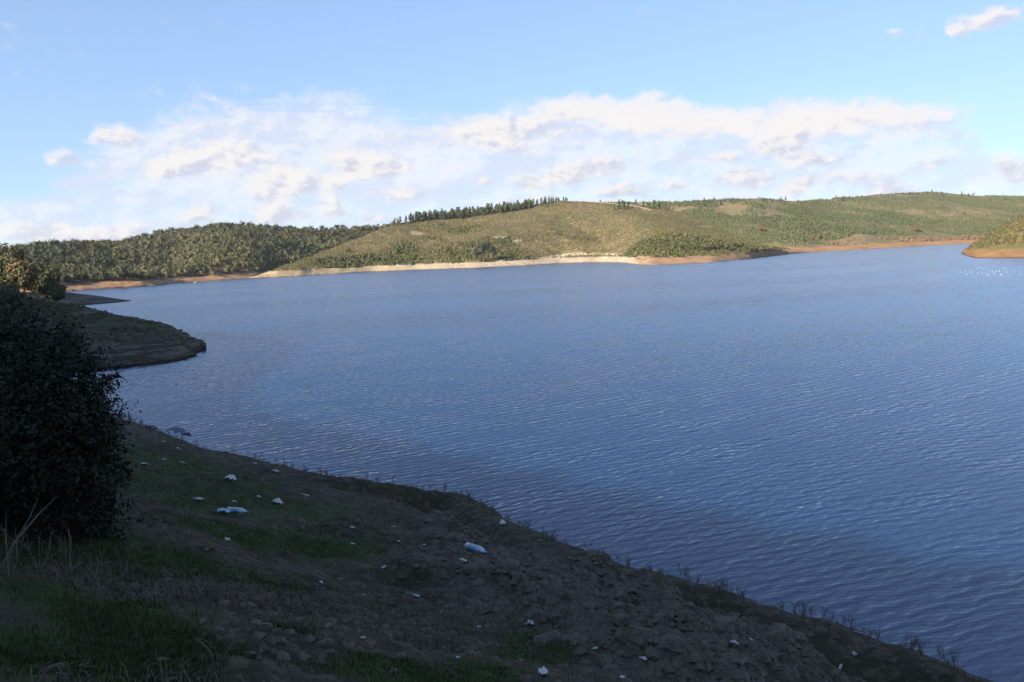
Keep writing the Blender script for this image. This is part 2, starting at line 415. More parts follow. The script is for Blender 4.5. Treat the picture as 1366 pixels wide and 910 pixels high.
def water_mat():
    m, t, b = principled('rippled lake water', 0.06, 0.5)
    pos = t.new('ShaderNodeNewGeometry').outputs['Position']
    x, y, z = t.sep(pos)
    ang = math.radians(27)
    u = t.math('ADD', t.math('MULTIPLY', x, math.cos(ang)), t.math('MULTIPLY', y, math.sin(ang)))     # along the crests
    v = t.math('ADD', t.math('MULTIPLY', x, -math.sin(ang)), t.math('MULTIPLY', y, math.cos(ang)))    # across the crests
    def n2(lu, lv, seed, detail=2, rough=0.5, out=0):
        vec = t.comb(t.math('DIVIDE', u, lu), t.math('DIVIDE', v, lv), seed)
        return t.noise(vec, 1.0, detail, rough, 0.0, out=out)
    # wind waves: a set of crossing wave trains, their phases bent by a slow noise so that no pattern repeats
    warpc = t.vmath('SUBTRACT', n2(5.0, 2.4, 2.0, 3, 0.55, out=1), (0.5, 0.5, 0.5))
    wu, wv, wz = t.sep(warpc)
    u2 = t.math('ADD', u, t.math('MULTIPLY', wu, 2.2)); v2 = t.math('ADD', v, t.math('MULTIPLY', wv, 1.5))
    gust = t.smooth(n2(95, 30, 3.0, 4, 0.6), 0.30, 0.70, 0.72, 1.12)
    grp = t.smooth(n2(7.0, 2.6, 6.0, 2), 0.30, 0.70, 0.55, 1.35)
    su = sv = None
    for k_, (lam, dev, amp, ph) in enumerate([(1.30, -7, .050, 0.3), (0.88, 13, .058, 2.1), (0.69, -17, .058, 4.0), (0.53, 5, .054, 1.1), (0.41, -24, .046, 5.2), (0.325, 21, .042, 3.3), (0.26, -4, .036, .7)]):
        d_ = math.radians(dev); lam *= 0.74; kk = 2 * math.pi / lam
        phase = t.math('ADD', t.math('ADD', t.math('MULTIPLY', u2, kk * math.sin(d_)), t.math('MULTIPLY', v2, kk * math.cos(d_))), ph)
        sl = t.math('MULTIPLY', t.math('SINE', phase), amp)
        a_, b_ = t.math('MULTIPLY', sl, math.sin(d_)), t.math('MULTIPLY', sl, math.cos(d_))
        su = a_ if su is None else t.math('ADD', su, a_); sv = b_ if sv is None else t.math('ADD', sv, b_)
    fine = t.vmath('SUBTRACT', n2(0.30, 0.12, 11.0, 2, 0.5, out=1), (0.5, 0.5, 0.5)); fu, fv, fz = t.sep(fine)
    su = t.math('ADD', t.math('MULTIPLY', su, grp), t.math('MULTIPLY', fu, 0.12)); sv = t.math('ADD', t.math('MULTIPLY', sv, grp), t.math('MULTIPLY', fv, 0.22))
    sv = t.math('SUBTRACT', t.math('MULTIPLY', sv, gust), 0.13); su = t.math('MULTIPLY', su, gust)
    ca, sa = math.cos(ang), math.sin(ang)
    nx = t.math('SUBTRACT', t.math('MULTIPLY', su, ca), t.math('MULTIPLY', sv, sa))
    ny = t.math('ADD', t.math('MULTIPLY', su, sa), t.math('MULTIPLY', sv, ca))
    nrm = t.vmath('NORMALIZE', t.comb(nx, ny, 1.0))
    t.l.new(nrm, b.inputs['Normal'])
    b.inputs['IOR'].default_value = 1.78
    b.inputs['Base Color'].default_value = (0.004, 0.021, 0.066, 1)
    return m
MAT_WATER = water_mat()

# ------------------------------------------------------------------ far hills
HILLS = {}
class Hill:
    """patch between a traced waterline and a crest, both read as functions of bearing"""
    def __init__(s, name, shore, crest, amp, seed, zb=3.0, tb=0.08, power=0.85, gully=0.0, gw=45.0):
        sh_ = np.array([on_level(px, py) for px, py in shore]); cr_ = np.array([at_depth(*c) for c in crest])
        a = sh_[:, 0] / sh_[:, 1]; o = np.argsort(a); s.sa = a[o]; s.sY = sh_[o, 1]
        a = cr_[:, 0] / cr_[:, 1]; o = np.argsort(a); s.ca = a[o]; s.cY = cr_[o, 1]; s.cZ = cr_[o, 2]
        s.amp, s.seed, s.zb, s.tb, s.power, s.gully, s.gw = amp, seed, zb, tb, power, gully, gw
        s.bz = {'scrub_hill': 4.6, 'brown_point': 3.6, 'plantation_hills': 4.2}.get(name, 3.6); s.a0 = max(s.sa[0], s.ca[0]); s.a1 = min(s.sa[-1], s.ca[-1]); s.name = name
        HILLS[name] = s
    def _sm(s, a, xa, ya, k=0.012):
        return sum(np.interp(a + o, xa, ya) * wt for o, wt in ((-k, .25), (0, .5), (k, .25)))
    def limits(s, a):
        Y0 = s._sm(a, s.sa, s.sY, 0.004) ; Y1 = np.maximum(s._sm(a, s.ca, s.cY), Y0 + 12)
        return Y0, Y1, s._sm(a, s.ca, s.cZ)
    def z(s, x, y):
        a = x / y; Y0, Y1, Z1 = s.limits(a)
        Y0 = Y0 + fbm(x, y * 0 + s.seed, 22, 4, s.seed) * 5
        t = (y - Y0) / (Y1 - Y0); tb = s.tb
        zb = np.minimum(s.zb, np.maximum(Z1, 0.3) * 0.8) * (1 + 0.7 * fbm(x, y, 34, 4, s.seed + 5))
        tt = np.clip((t - tb) / (1 - tb), 0, None)
        rise = np.where(tt < 1, np.clip(tt, 0, 1) ** s.power, 1 - 0.9 * np.clip(tt - 1, 0, None) ** 1.5 - 0.1 * (tt - 1))
        zz = zb * smoothstep(t, -0.02, tb) ** 0.8 + (Z1 - zb) * rise
        env = smoothstep(t, 0.04, 0.35) * np.clip((Z1 - 2) / 25, 0, 1) * (1 - 0.8 * smoothstep(t, 0.75, 1.0) * (t < 1.2))
        zz = zz + s.amp * fbm(x, y, 90, 5, s.seed + 1) * env
        if s.gully:
            gx = x + 0.35 * (y - Y0) + 14 * fbm(x, y, 70, 3, s.seed + 9)
            g = 1 - np.abs(2 * vnoise(gx / s.gw, 0 * gx + s.seed, s.seed + 3) - 1)
            zz = zz - s.gully * (g ** 1.3) * smoothstep(t, 0.03, 0.3) * (1 - smoothstep(t, 0.75, 0.98)) * np.clip((Z1 - 2) / 25, 0, 1)
        zz = zz + 0.5 * fbm(x, y, 8, 3, s.seed + 7) * smoothstep(t, -.01, .1)
        return np.where(t < 0, np.maximum(t * 60, -2.0) + 0 * zz, zz), t
    def build(s, mat, nc=220, nr=150, rockfun=None, label=None, track=None):
        a = np.linspace(s.a0, s.a1, nc)[None, :]; t = np.concatenate([[-0.06, -0.02], np.linspace(0, 0.16, nr // 3), np.linspace(0.165, 1.0, nr - nr // 3), np.linspace(1.03, 1.9, 14)])[:, None]
        Y0, Y1, Z1 = s.limits(a)
        Y = Y0 + (Y1 - Y0) * t; X = a * Y
        Z, tt = s.z(X, Y)
        n = fbm(X, Y, 14, 4, s.seed + 21)
        bank = 1 - smoothstep(Z + 1.1 * n, s.bz * 0.7, s.bz * 1.15)
        wet = (1 - smoothstep(Z + 0.25 * n, 0.10, 0.45)) * 0.9
        rock = np.ones_like(Z) * (0.5 + 0 * Z) if rockfun is None else rockfun(X, Y, Z, tt)
        if rockfun is not None: bank = np.maximum(bank, 0.75 * rock * (tt > s.tb))
        tr = np.zeros_like(Z) if track is None else track(X, Y)
        V = np.stack([X + 0 * Z, Y + 0 * Z, Z], -1).reshape(-1, 3)
        me = mesh_np(s.name, V, grid_faces(Z.shape[0], Z.shape[1]), [mat],
                     {'bank': bank.ravel(), 'rock': np.clip(rock, 0, 1).ravel(), 'wet': wet.ravel(), 'track': tr.ravel(), 'red': (smoothstep(px_of(X + 0 * Z, Y + 0 * Z, Z)[0], 838, 870) * .8 if s.name == 'scrub_hill' else 0 * Z).ravel()}, smooth=True)
        o = obj(s.name, me); tag(o, label, kind='structure')
        s.obj = o
        return o
    def scatter(s, n, rng, tmin=0.1, tmax=1.03, dens=None):
        a = rng.uniform(s.a0, s.a1, n); u = rng.uniform(0, 1, n)
        Y0, Y1, Z1 = s.limits(a)
        Y = np.sqrt((Y0 + (Y1 - Y0) * tmin) ** 2 * (1 - u) + (Y0 + (Y1 - Y0) * tmax) ** 2 * u)
        X = a * Y; Z, t = s.z(X, Y)
        ok = (Z > s.bz * 0.85 + 1.0 * fbm(X, Y, 14, 3, s.seed + 21)) & (t > tmin)
        if dens is not None: ok &= rng.uniform(0, 1, n) < dens(X, Y, Z, t)
        return np.stack([X, Y, Z], -1)[ok]

hA = Hill('wooded_hill', [(-120, 402), (-40, 396), (40, 392), (100, 388), (190, 382), (215, 380), (240, 378)],
          [(-120, 348, 590), (-40, 342, 600), (0, 340, 600), (60, 327, 600), (120, 330, 600), (165, 336, 600), (200, 352, 570), (225, 370, 520), (240, 379, 500)],
          3, 11, zb=4.0, tb=0.09, power=0.8, gully=13, gw=48)
hB = Hill('forested_ridge', [(60, 384), (150, 384), (200, 381), (262, 376), (300, 373.5), (340, 370.5), (375, 366), (430, 361), (500, 357), (580, 352)],
          [(60, 326, 850), (110, 326, 850), (165, 325, 860), (215, 311, 860), (310, 301, 860), (400, 307, 880), (460, 305, 900), (520, 301, 920), (580, 302, 930)],
          5, 23, zb=3.4, tb=0.045, power=0.72, gully=16, gw=62)
hC = Hill('scrub_hill', [(322, 372), (345, 371), (400, 368), (500, 362), (560, 359.5), (640, 357), (700, 354), (750, 351), (800, 349.5), (830, 350), (850, 352.5), (870, 353.5), (910, 352), (950, 350), (1000, 345), (1040, 340.5), (1090, 336)],
          [(322, 372.5, 545), (350, 366, 562), (400, 348, 620), (440, 333, 670), (480, 317, 710), (520, 301, 750), (560, 292, 800), (620, 287, 835), (690, 277, 855), (745, 268, 865), (810, 270, 855), (860, 274, 835), (900, 281, 800), (940, 295, 760), (970, 309, 720), (1000, 323, 680), (1040, 331, 680), (1090, 336, 740)],
          3.0, 37, zb=5.0, tb=0.13, power=0.86, gully=3.5, gw=60)
hD = Hill('plantation_hills', [(700, 342), (950, 341), (1000, 340.5), (1060, 338), (1100, 335.5), (1150, 333), (1200, 330), (1250, 327), (1300, 325), (1366, 322), (1480, 318)],
          [(700, 278, 1100), (800, 271, 1080), (880, 271, 1060), (930, 270, 1060), (1000, 264, 1100), (1070, 269, 1150), (1100, 267, 1250), (1180, 259, 1350), (1250, 256, 1380), (1300, 261, 1380), (1366, 262, 1380), (1480, 268, 1380)],
          6, 51, zb=4.0, tb=0.10, power=1.15, gully=6, gw=110)
hE = Hill('brown_point', [(1283, 338.5), (1288, 341), (1300, 344), (1330, 344.8), (1366, 345), (1420, 347), (1520, 352)],
          [(1283, 337, 465), (1300, 327, 490), (1330, 306, 500), (1366, 288, 500), (1420, 272, 480), (1520, 255, 460)],
          1.5, 67, zb=4.2, tb=0.28, power=0.9)

trk_pts = np.array([at_depth(px, py, Y)[:2] for px, py, Y in [(740, 262, 868), (775, 265, 862), (815, 269, 850), (845, 277, 832), (868, 287, 800)]])
def seg_dist(X, Y, P):
    best = np.full(np.shape(X + Y), 1e9)
    for (x0, y0), (x1, y1) in zip(P[:-1], P[1:]):
        dx_, dy_ = x1 - x0, y1 - y0; L = dx_ * dx_ + dy_ * dy_
        t = np.clip(((X - x0) * dx_ + (Y - y0) * dy_) / L, 0, 1)
        best = np.minimum(best, np.hypot(X - x0 - t * dx_, Y - y0 - t * dy_))
    return best
def px_of(X, Y, Z):
    P = np.stack([X, Y, Z - CAM_Z], -1)
    d = P @ FWD
    return 683 + F * (P @ RIGHT) / d, 455 - F * (P @ UP) / d

def rock_c(X, Y, Z, t):
    px, py = px_of(X, Y, Z)
    n = fbm(X, Y, 10, 4, 91)
    shore = smoothstep(px, 420, 600) * (1 - smoothstep(px, 835, 860)) * (t < 0.15) * 0.9
    patch = 0
    for cx, cy, rx, ry in ((668, 317, 16, 5), (690, 322, 9, 3), (556, 311, 11, 4), (945, 302, 16, 2.5), (978, 297, 12, 2)):
        patch = np.maximum(patch, np.exp(-((px - cx) / rx) ** 2 - ((py - cy) / ry) ** 2))
    patch = smoothstep(patch + 0.5 * n, 0.45, 0.8)
    return np.maximum(shore * (0.75 + 0.9 * n), patch * 0.6)
def rock_d(X, Y, Z, t):
    n = fbm(X * 0.35, Y * 2, 20, 4, 97)
    return smoothstep(n, 0.28, 0.45) * 0.5 * (t < 0.6)
track_c = lambda X, Y: 1 - smoothstep(seg_dist(X, Y, trk_pts) + 1.2 * fbm(X, Y, 6, 3, 5), 1.6, 3.4)

hA.build(MAT_WOOD_GROUND, 160, 90, label='low rounded hill covered in dark evergreen oaks above a red bank')
hB.build(MAT_WOOD_GROUND, 200, 110, label='longer forested ridge behind the inlet, rounded top')
hC.build(MAT_SCRUB_GROUND, 420, 200, rock_c, label='broad sunlit hill of brownish scrub with pale stony shore', track=track_c)
hD.build(MAT_FAR_GROUND, 300, 150, rock_d, label='distant green hills with planted contour rows behind the scrub hill')
hE.build(MAT_POINT_GROUND, 110, 70, label='brown grassy point jutting into the lake beside the floating gulls')

# ------------------------------------------------------------------ lake bed, water
def disc(name, R, z, mat, label, n=96, rings=(0.002, 0.02, 0.1, 0.3, 1.0)):
    V = [(0, 0, z)]; Fc = []
    for r in rings:
        for k in range(n): V.append((math.cos(2 * math.pi * k / n) * R * r, math.sin(2 * math.pi * k / n) * R * r, z))
    me = bpy.data.meshes.new(name)
    for k in range(n): Fc.append((0, 1 + k, 1 + (k + 1) % n))
    for j in range(len(rings) - 1):
        for k in range(n):
            a, b = 1 + j * n + k, 1 + j * n + (k + 1) % n
            Fc.append((a, a + n, b + n, b))
    me.from_pydata(V, [], Fc); me.materials.append(mat); me.update()
    return tag(obj(name, me), label, kind='structure')
disc('ground', 2400, -4.0, MAT_FAR_GROUND, 'lake bed and land reaching to the horizon')
disc('water', 2200, 0.0, MAT_WATER, 'blue rippled water of the reservoir')

# ------------------------------------------------------------------ near bank
PA, PB, PC = 11.4, 0.26, 0.256
def plane_z(x, y): return PA - PB * x - PC * y
def on_plane(px, py):
    d = ray(px, py)
    t = (PA - CAM_Z) / (d[2] + PB * d[0] + PC * d[1])
    return d * t + np.array([0, 0, CAM_Z])
rim_px = [(150, 553), (250, 586), (350, 607), (450, 632), (550, 650), (620, 663), (660, 682), (720, 714), (800, 746), (900, 774), (1000, 802), (1100, 837), (1200, 870), (1300, 902), (1360, 925)]
RIM = [on_plane(*p)[:2] for p in rim_px]
RIM = [np.array((-95, 60)), np.array((-60, 44)), np.array((-36, 36)), np.array((-24, 33))] + RIM + [np.array((9.5, 3)), np.array((13, -12)), np.array((22, -60)), np.array((60, -140))]
RIM = np.array(RIM)
def rim_sd(X, Y):
    d = seg_dist(X, Y, RIM)
    # side: inside = camera side (crossing test on the polyline closed through far lower left)
    poly = np.vstack([RIM, [(-400, -400), (-400, 60)]])
    ins = np.zeros(np.shape(X + Y), bool); n = len(poly)
    for i in range(n):
        x0, y0 = poly[i]; x1, y1 = poly[(i + 1) % n]
        c = ((y0 > Y) != (y1 > Y))
        with np.errstate(divide='ignore', invalid='ignore'):
            xi = (x1 - x0) * (Y - y0) / (y1 - y0 if y1 != y0 else 1e-9) + x0
        ins ^= c & (X < xi)
    return np.where(ins, -d, d)

ROCKC = on_plane(790, 785)[:2]; ROCKD = on_plane(890, 850)[:2]; ROCKE = on_plane(720, 745)[:2]
def blob(X, Y, c, rx, ry, ang=0.6):
    ca, sa = math.cos(ang), math.sin(ang); dx_, dy_ = X - c[0], Y - c[1]
    u, v = dx_ * ca + dy_ * sa, -dx_ * sa + dy_ * ca
    return np.exp(-(u / rx) ** 2 - (v / ry) ** 2)
def rock_near(X, Y):
    r = np.maximum(blob(X, Y, ROCKC, 2.6, 3.2), np.maximum(blob(X, Y, ROCKD, 1.8, 2.2), blob(X, Y, ROCKE, 1.6, 2.5)))
    return smoothstep(r + 0.35 * fbm(X, Y, 1.8, 4, 71), 0.35, 0.7)
GREEN = [(250, 735, 2.6, 1.3), (340, 745, 2.2, .8), (200, 600, 3.5, 3.0), (290, 640, 3.0, 3.0), (600, 750, 1.3, .5), (740, 842, .8, .5), (690, 855, .5, .4), (80, 800, 1.3, .8),
         (60, 880, .9, .5), (180, 850, .7, .4), (640, 880, .5, .4), (880, 870, .7, .5), (400, 830, .8, .4), (520, 880, .8, .5), (980, 890, .5, .3), (300, 690, 2.0, .8), (420, 770, 1.5, .6)]
GP = [(on_plane(px, py)[:2], a, b) for px, py, a, b in GREEN]
def grass_near(X, Y):
    g = 0
    for c, a, b in GP: g = np.maximum(g, blob(X, Y, c, a, b, 0.25))
    return np.clip(g * .95 + 0.55 * fbm(X, Y, 1.4, 4, 43), 0, 1) * (1 - 0.85 * rock_near(X, Y))

def near_z(X, Y, detail=True):
    s = rim_sd(X, Y)
    z = plane_z(X, Y)
    z = np.where(X < -14, z - 0.12 * (-14 - X), z)
    z = z + 0.45 * fbm(X, Y, 6.0, 3, 31) * smoothstep(np.hypot(X, Y), 2, 9)
    seg = smoothstep(X, -6.0, -3.0) * (1 - smoothstep(X, 7.5, 9.5))
    z = z - seg * 0.6 * np.exp(-((s + 1.5 + .3 * fbm(X, Y, 3, 2, 12)) / 0.6) ** 2) + seg * 0.10 * np.exp(-((s + 0.35) / 0.5) ** 2)
    z = z + rock_near(X, Y) * 0.22
    if detail:
        z = z + 0.11 * fbm(X, Y, 1.3, 4, 33) + 0.07 * fbm(X, Y, 0.4, 3, 35, 0.6)
        r = rock_near(X, Y)
        rid = 1 - np.abs(fbm(X * 1.3, Y, 0.8, 4, 39, 0.6))
        z = z + r * 0.30 * (rid - 0.75) + r * 0.12 * np.round(2.5 * fbm(X, Y, 0.7, 2, 41)) / 2.5
    drop = np.clip(s, 0, None)
    z = z - 0.16 * drop - 0.55 * np.clip(drop - 0.6 - 0.3 * fbm(X, Y, 2.0, 3, 77), 0, None)
    return np.maximum(z, -3.5)

NP_A, NP_R = 660, 470
ang = np.linspace(-58, 52, NP_A) * D2R
rr = np.concatenate([np.linspace(0.3, 3.2, 12), np.geomspace(3.4, 38, NP_R - 40), np.geomspace(39, 110, 28)])
A_, R_ = np.meshgrid(ang, rr)
NX, NY = R_ * np.sin(A_), R_ * np.cos(A_)
NZ = near_z(NX, NY)
me = mesh_np('near_bank', np.stack([NX, NY, NZ], -1).reshape(-1, 3), grid_faces(*NZ.shape), [MAT_NEAR],
             {'grass': grass_near(NX, NY).ravel(), 'rock': rock_near(NX, NY).ravel()}, smooth=True)
near_bank = tag(obj('near_bank', me), 'steep stony bank in shade with grass patches and scattered litter', kind='structure')

def hit_near(px, py):
    d = ray(px, py); t = np.linspace(2.5, 60, 6000)
    P = d[None, :] * t[:, None] + np.array([0, 0, CAM_Z])
    z = near_z(P[:, 0], P[:, 1])
    k = np.argmax(P[:, 2] < z)
    if P[k, 2] >= z[k]: k = len(t) // 3
    return P[k]
def near_normal(x, y, e=0.15):
    X = np.array([x + e, x - e, x, x]); Y = np.array([y, y, y + e, y - e]); z = near_z(X, Y, False)
    n = Vector((-(z[0] - z[1]) / (2 * e), -(z[2] - z[3]) / (2 * e), 1)); return n.normalized()

# headland across the cove, small spit beyond, and the hillside behind the camera that shades all this
RIDGE = np.array([(*on_level(268, 478)[:2], 0.2), (*at_depth(240, 461, 111)[:2], 1.2), (-52, 116, 3.0), (-70, 136, 5.0), (-93, 160, 6.4), (-140, 192, 11), (-240, 230, 26)])
def ridge_z(X, Y, R=RIDGE):
    best = np.full(np.shape(X), -9.0)
    for (x0, y0, z0), (x1, y1, z1) in zip(R[:-1], R[1:]):
        dx_, dy_ = x1 - x0, y1 - y0; L = dx_ * dx_ + dy_ * dy_
        t = np.clip(((X - x0) * dx_ + (Y - y0) * dy_) / L, 0, 1)
        d = np.hypot(X - x0 - t * dx_, Y - y0 - t * dy_)
        zz = z0 + (z1 - z0) * t
        side = ((X - x0) * dy_ - (Y - y0) * dx_) / math.sqrt(L)
        slope = np.where(side > 0, 0.42, 0.165)
        best = np.maximum(best, zz - slope * np.maximum(d - 0.5, 0) - 0.010 * np.maximum(d - 6, 0) ** 1.5)
    return best
def headland_z(X, Y):
    z = ridge_z(X, Y)
    z = z + (0.6 * fbm(X, Y, 9, 4, 61) + 0.42 * fbm(X, Y, 2.8, 3, 63)) * smoothstep(z, -1, 2.5)
    z = z + 1.1 * smoothstep(np.hypot(X - RIDGE[0, 0], Y - RIDGE[0, 1]), 2, 16) * smoothstep(z + .4 * fbm(X, Y, 4, 3, 64), 0.0, 0.55) * (1 - smoothstep(z, 1.3, 3.6)) + .10 * np.sin(z * 9 + 2 * fbm(X, Y, 9, 2, 66)) * (z > .1)
    z = np.where(z < 1.0, z - 0.8 * (1.0 - z) * (z > -4), z)
    return np.maximum(z, -3.6)
def grid_obj(name, x0, x1, nx, y0, y1, ny, fz, mat, label, attrs=None):
    X, Y = np.meshgrid(np.linspace(x0, x1, nx), np.linspace(y0, y1, ny)); Z = fz(X, Y)
    at = {k: f(X, Y, Z).ravel() for k, f in (attrs or {}).items()}
    me = mesh_np(name, np.stack([X, Y, Z], -1).reshape(-1, 3), grid_faces(ny, nx), [mat], at, smooth=True)
    return tag(obj(name, me), label, kind='structure')
hg = {'grass': lambda X, Y, Z: np.clip(smoothstep(Z + 1.2 * fbm(X, Y, 7, 3, 3), 2.0, 3.6), 0, 1) * 0.5,
      'rock': lambda X, Y, Z: (1 - smoothstep(Z + fbm(X, Y, 5, 3, 8), 1.2, 2.8)) * 0.9}
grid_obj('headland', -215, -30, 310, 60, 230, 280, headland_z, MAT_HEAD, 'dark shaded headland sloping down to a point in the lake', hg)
SPIT = np.array([(*on_level(141, 400.5)[:2], 0.3), (*at_depth(118, 396, 288)[:2], 1.6), (*at_depth(90, 391, 278)[:2], 3.8), (-210, 262, 7), (-300, 240, 16)])
def spit_z(X, Y):
    z = ridge_z(X, Y, SPIT); z = z + 0.4 * fbm(X, Y, 8, 3, 83) * smoothstep(z, -1, 2)
    return np.maximum(z, -3.7)
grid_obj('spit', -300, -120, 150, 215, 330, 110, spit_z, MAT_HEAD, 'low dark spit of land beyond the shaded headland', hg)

CREST0 = np.array((-96.0, -52.0)); CT = np.array((-SUN_H[1] * -1, SUN_H[0] * -1)); CT = np.array((SUN_H[1], -SUN_H[0]))
def hillside_z(X, Y):
    dx_, dy_ = X - CREST0[0], Y - CREST0[1]
    t = dx_ * CT[0] + dy_ * CT[1]
    dn = -(dx_ * SUN_H[0] + dy_ * SUN_H[1])
    H = 62.5 + 1.2 * fbm(t, 0 * t, 60, 3, 15) + 14.5 * smoothstep(t, 25, 85) + 20 * smoothstep(t, 190, 250)
    H = H * (1 - smoothstep(t, 345, 420)) * smoothstep(t, -260, -150) 
    z = H - 0.64 * np.abs(dn) - 4
    return np.maximum(z + 0.6 * fbm(X, Y, 30, 4, 19), -5.0)
grid_obj('hillside', -460, 160, 160, -330, 330, 160, hillside_z, MAT_NEAR, 'steep hillside behind the viewpoint that shades the bank',
         {'grass': lambda X, Y, Z: 0 * Z + .5, 'rock': lambda X, Y, Z: 0 * Z + .2})

# ------------------------------------------------------------------ foliage builders
def rand_unit(n, rng):
    v = rng.normal(size=(n, 3)); return v / np.linalg.norm(v, axis=1, keepdims=True)

def cards(P, Nn, size, rng, aspect=0.7, curl=0.0):
    """one bent quad per point, roughly facing Nn"""
    n = len(P)
    Nn = Nn + 0.55 * rand_unit(n, rng); Nn /= np.linalg.norm(Nn, axis=1, keepdims=True)
    r = rand_unit(n, rng)
    T = np.cross(Nn, r); T /= np.linalg.norm(T, axis=1, keepdims=True) + 1e-9
    B = np.cross(Nn, T)
    s = np.asarray(size).reshape(-1, 1) * rng.uniform(0.65, 1.35, (n, 1))
    T = T * s * 0.5; B = B * s * 0.5 * aspect
    c = Nn * s * 0.18
    V = np.stack([P - T - B * .6, P + B - c, P + T + B * .3, P - B + c * .3], 1).reshape(-1, 3)
    Fq = np.arange(4 * n).reshape(n, 4)
    return V, Fq

def crown_points(n, rng, lobes):
    """points on / just inside a set of ellipsoid lobes"""
    L = np.array(lobes, float); wgt = L[:, 3] * L[:, 5]; wgt = wgt / wgt.sum()
    k = rng.choice(len(L), n, p=wgt)
    u = rand_unit(n, rng)
    rad = rng.uniform(0.72, 1.04, (n, 1))
    P = L[k, :3] + u * L[k, 3:6] * rad
    Nn = u / L[k, 3:6]; Nn /= np.linalg.norm(Nn, axis=1, keepdims=True)
    tint = np.clip(0.35 + 0.25 * u[:, 2] + rng.normal(0, 0.16, n), 0, 0.89)  # leaves tinted paler towards the crown top, light from above painted in
    return P, Nn, tint

def oak_lobes(rng, h=6.0, r=2.8, n=6):
    L = [(0, 0, h * 0.58, r * .8, r * .8, h * .40)]
    for k in range(n):
        a = rng.uniform(0, 6.28); q = rng.uniform(.35, .8) * r
        L.append((q * math.cos(a), q * math.sin(a), h * rng.uniform(.35, .72), r * rng.uniform(.35, .55), r * rng.uniform(.35, .55), h * rng.uniform(.16, .26)))
    return L
def pine_lobes(rng, h=13.0, r=2.4):
    L = []
    for k in range(7):
        f = k / 6; a = rng.uniform(0, 6.28); q = 0.35 * r * (1 - f)
        rr_ = r * (1.0 - 0.5 * f ** 1.6) * rng.uniform(.7, 1.15)
        L.append((q * math.cos(a), q * math.sin(a), h * (0.22 + 0.72 * f), rr_, rr_, h * 0.10))
    return L

def tube(path, radii, seg=6):
    path = np.array(path, float); n = len(path); V = []
    for i in range(n):
        d = path[min(i + 1, n - 1)] - path[max(i - 1, 0)]; d /= np.linalg.norm(d) + 1e-9
        a = np.cross(d, (0.3, 0.2, 0.93)); 
        if np.linalg.norm(a) < 1e-3: a = np.cross(d, (1, 0, 0))
        a /= np.linalg.norm(a); b = np.cross(d, a)
        for k in range(seg):
            th = 2 * math.pi * k / seg; V.append(path[i] + radii[i] * (a * math.cos(th) + b * math.sin(th)))
    Fq = []
    for i in range(n - 1):
        for k in range(seg):
            Fq.append((i * seg + k, i * seg + (k + 1) % seg, (i + 1) * seg + (k + 1) % seg, (i + 1) * seg + k))
    return np.array(V), np.array(Fq)
def merge(parts):
    Vs, Fs, o = [], [], 0
    for V, Fq in parts: Vs.append(V); Fs.append(Fq + o); o += len(V)
    return np.vstack(Vs), np.vstack(Fs)

def trunk_mesh(name, h, r, rng, limbs=4, spread=1.2, bottom=-0.6):
    lean = rng.normal(0, 0.05 * h, 2)
    path = [(0, 0, bottom), (lean[0] * .2, lean[1] * .2, h * .33), (lean[0] * .6, lean[1] * .6, h * .66), (lean[0], lean[1], h)]
    parts = [tube(path, [r * 1.25, r, r * .7, r * .3], 7)]
    for k in range(limbs):
        a = rng.uniform(0, 6.28); z0 = h * rng.uniform(.35, .8); L = spread * rng.uniform(.6, 1)
        p0 = np.array([lean[0] * z0 / h, lean[1] * z0 / h, z0])
        p1 = p0 + np.array([math.cos(a) * L * .5, math.sin(a) * L * .5, L * .35]); p2 = p0 + np.array([math.cos(a) * L, math.sin(a) * L, L * .8])
        parts.append(tube([p0, p1, p2], [r * .5, r * .35, r * .12], 5))
    V, Fq = merge(parts)
    return mesh_np(name, V, Fq, [BARK], smooth=True)

CUBE = np.array([(-1, -1, -1), (1, -1, -1), (1, 1, -1), (-1, 1, -1), (-1, -1, 1), (1, -1, 1), (1, 1, 1), (-1, 1, 1)], float) * .62
CUBEF = np.array([(0, 3, 2, 1), (4, 5, 6, 7), (0, 1, 5, 4), (1, 2, 6, 5), (2, 3, 7, 6), (3, 0, 4, 7)])
def cores(C, rx, rz, rng, f=.8):
    """rough inner bodies so that a crown is not see-through"""
    n = len(C); th = rng.uniform(0, 6.28, n); c, s_ = np.cos(th)[:, None], np.sin(th)[:, None]
    V = CUBE[None] * rng.uniform(.8, 1.2, (n, 8, 1)); x = V[..., 0] * c - V[..., 1] * s_; y = V[..., 0] * s_ + V[..., 1] * c
    V = np.stack([x * rx[:, None] * f, y * rx[:, None] * f, V[..., 2] * rz[:, None] * f], -1) + C[:, None]
    return V.reshape(-1, 3), (np.arange(n)[:, None, None] * 8 + CUBEF[None]).reshape(-1, 4)

def crown_mesh(name, lobes, n, size, mat, rng, warm=0.0, core=True):
    P, Nn, tint = crown_points(n, rng, lobes)
    if warm: tint[rng.uniform(size=n) < warm] = 1.0
    V, Fq = cards(P, Nn, size, rng)
    if core:
        L = np.array(lobes, float); CV, CF = cores(L[:, :3], L[:, 3], L[:, 5], rng, .74)
        Fq = np.vstack([Fq, CF + len(V)]); V = np.vstack([V, CV]); tt = np.concatenate([np.repeat(tint, 4), np.full(len(CV), .15)])  # inner bodies tinted dark, painting the shade inside a crown
    else: tt = np.repeat(tint, 4)
    return mesh_np(name, V, Fq, [mat], {'tint': tt})

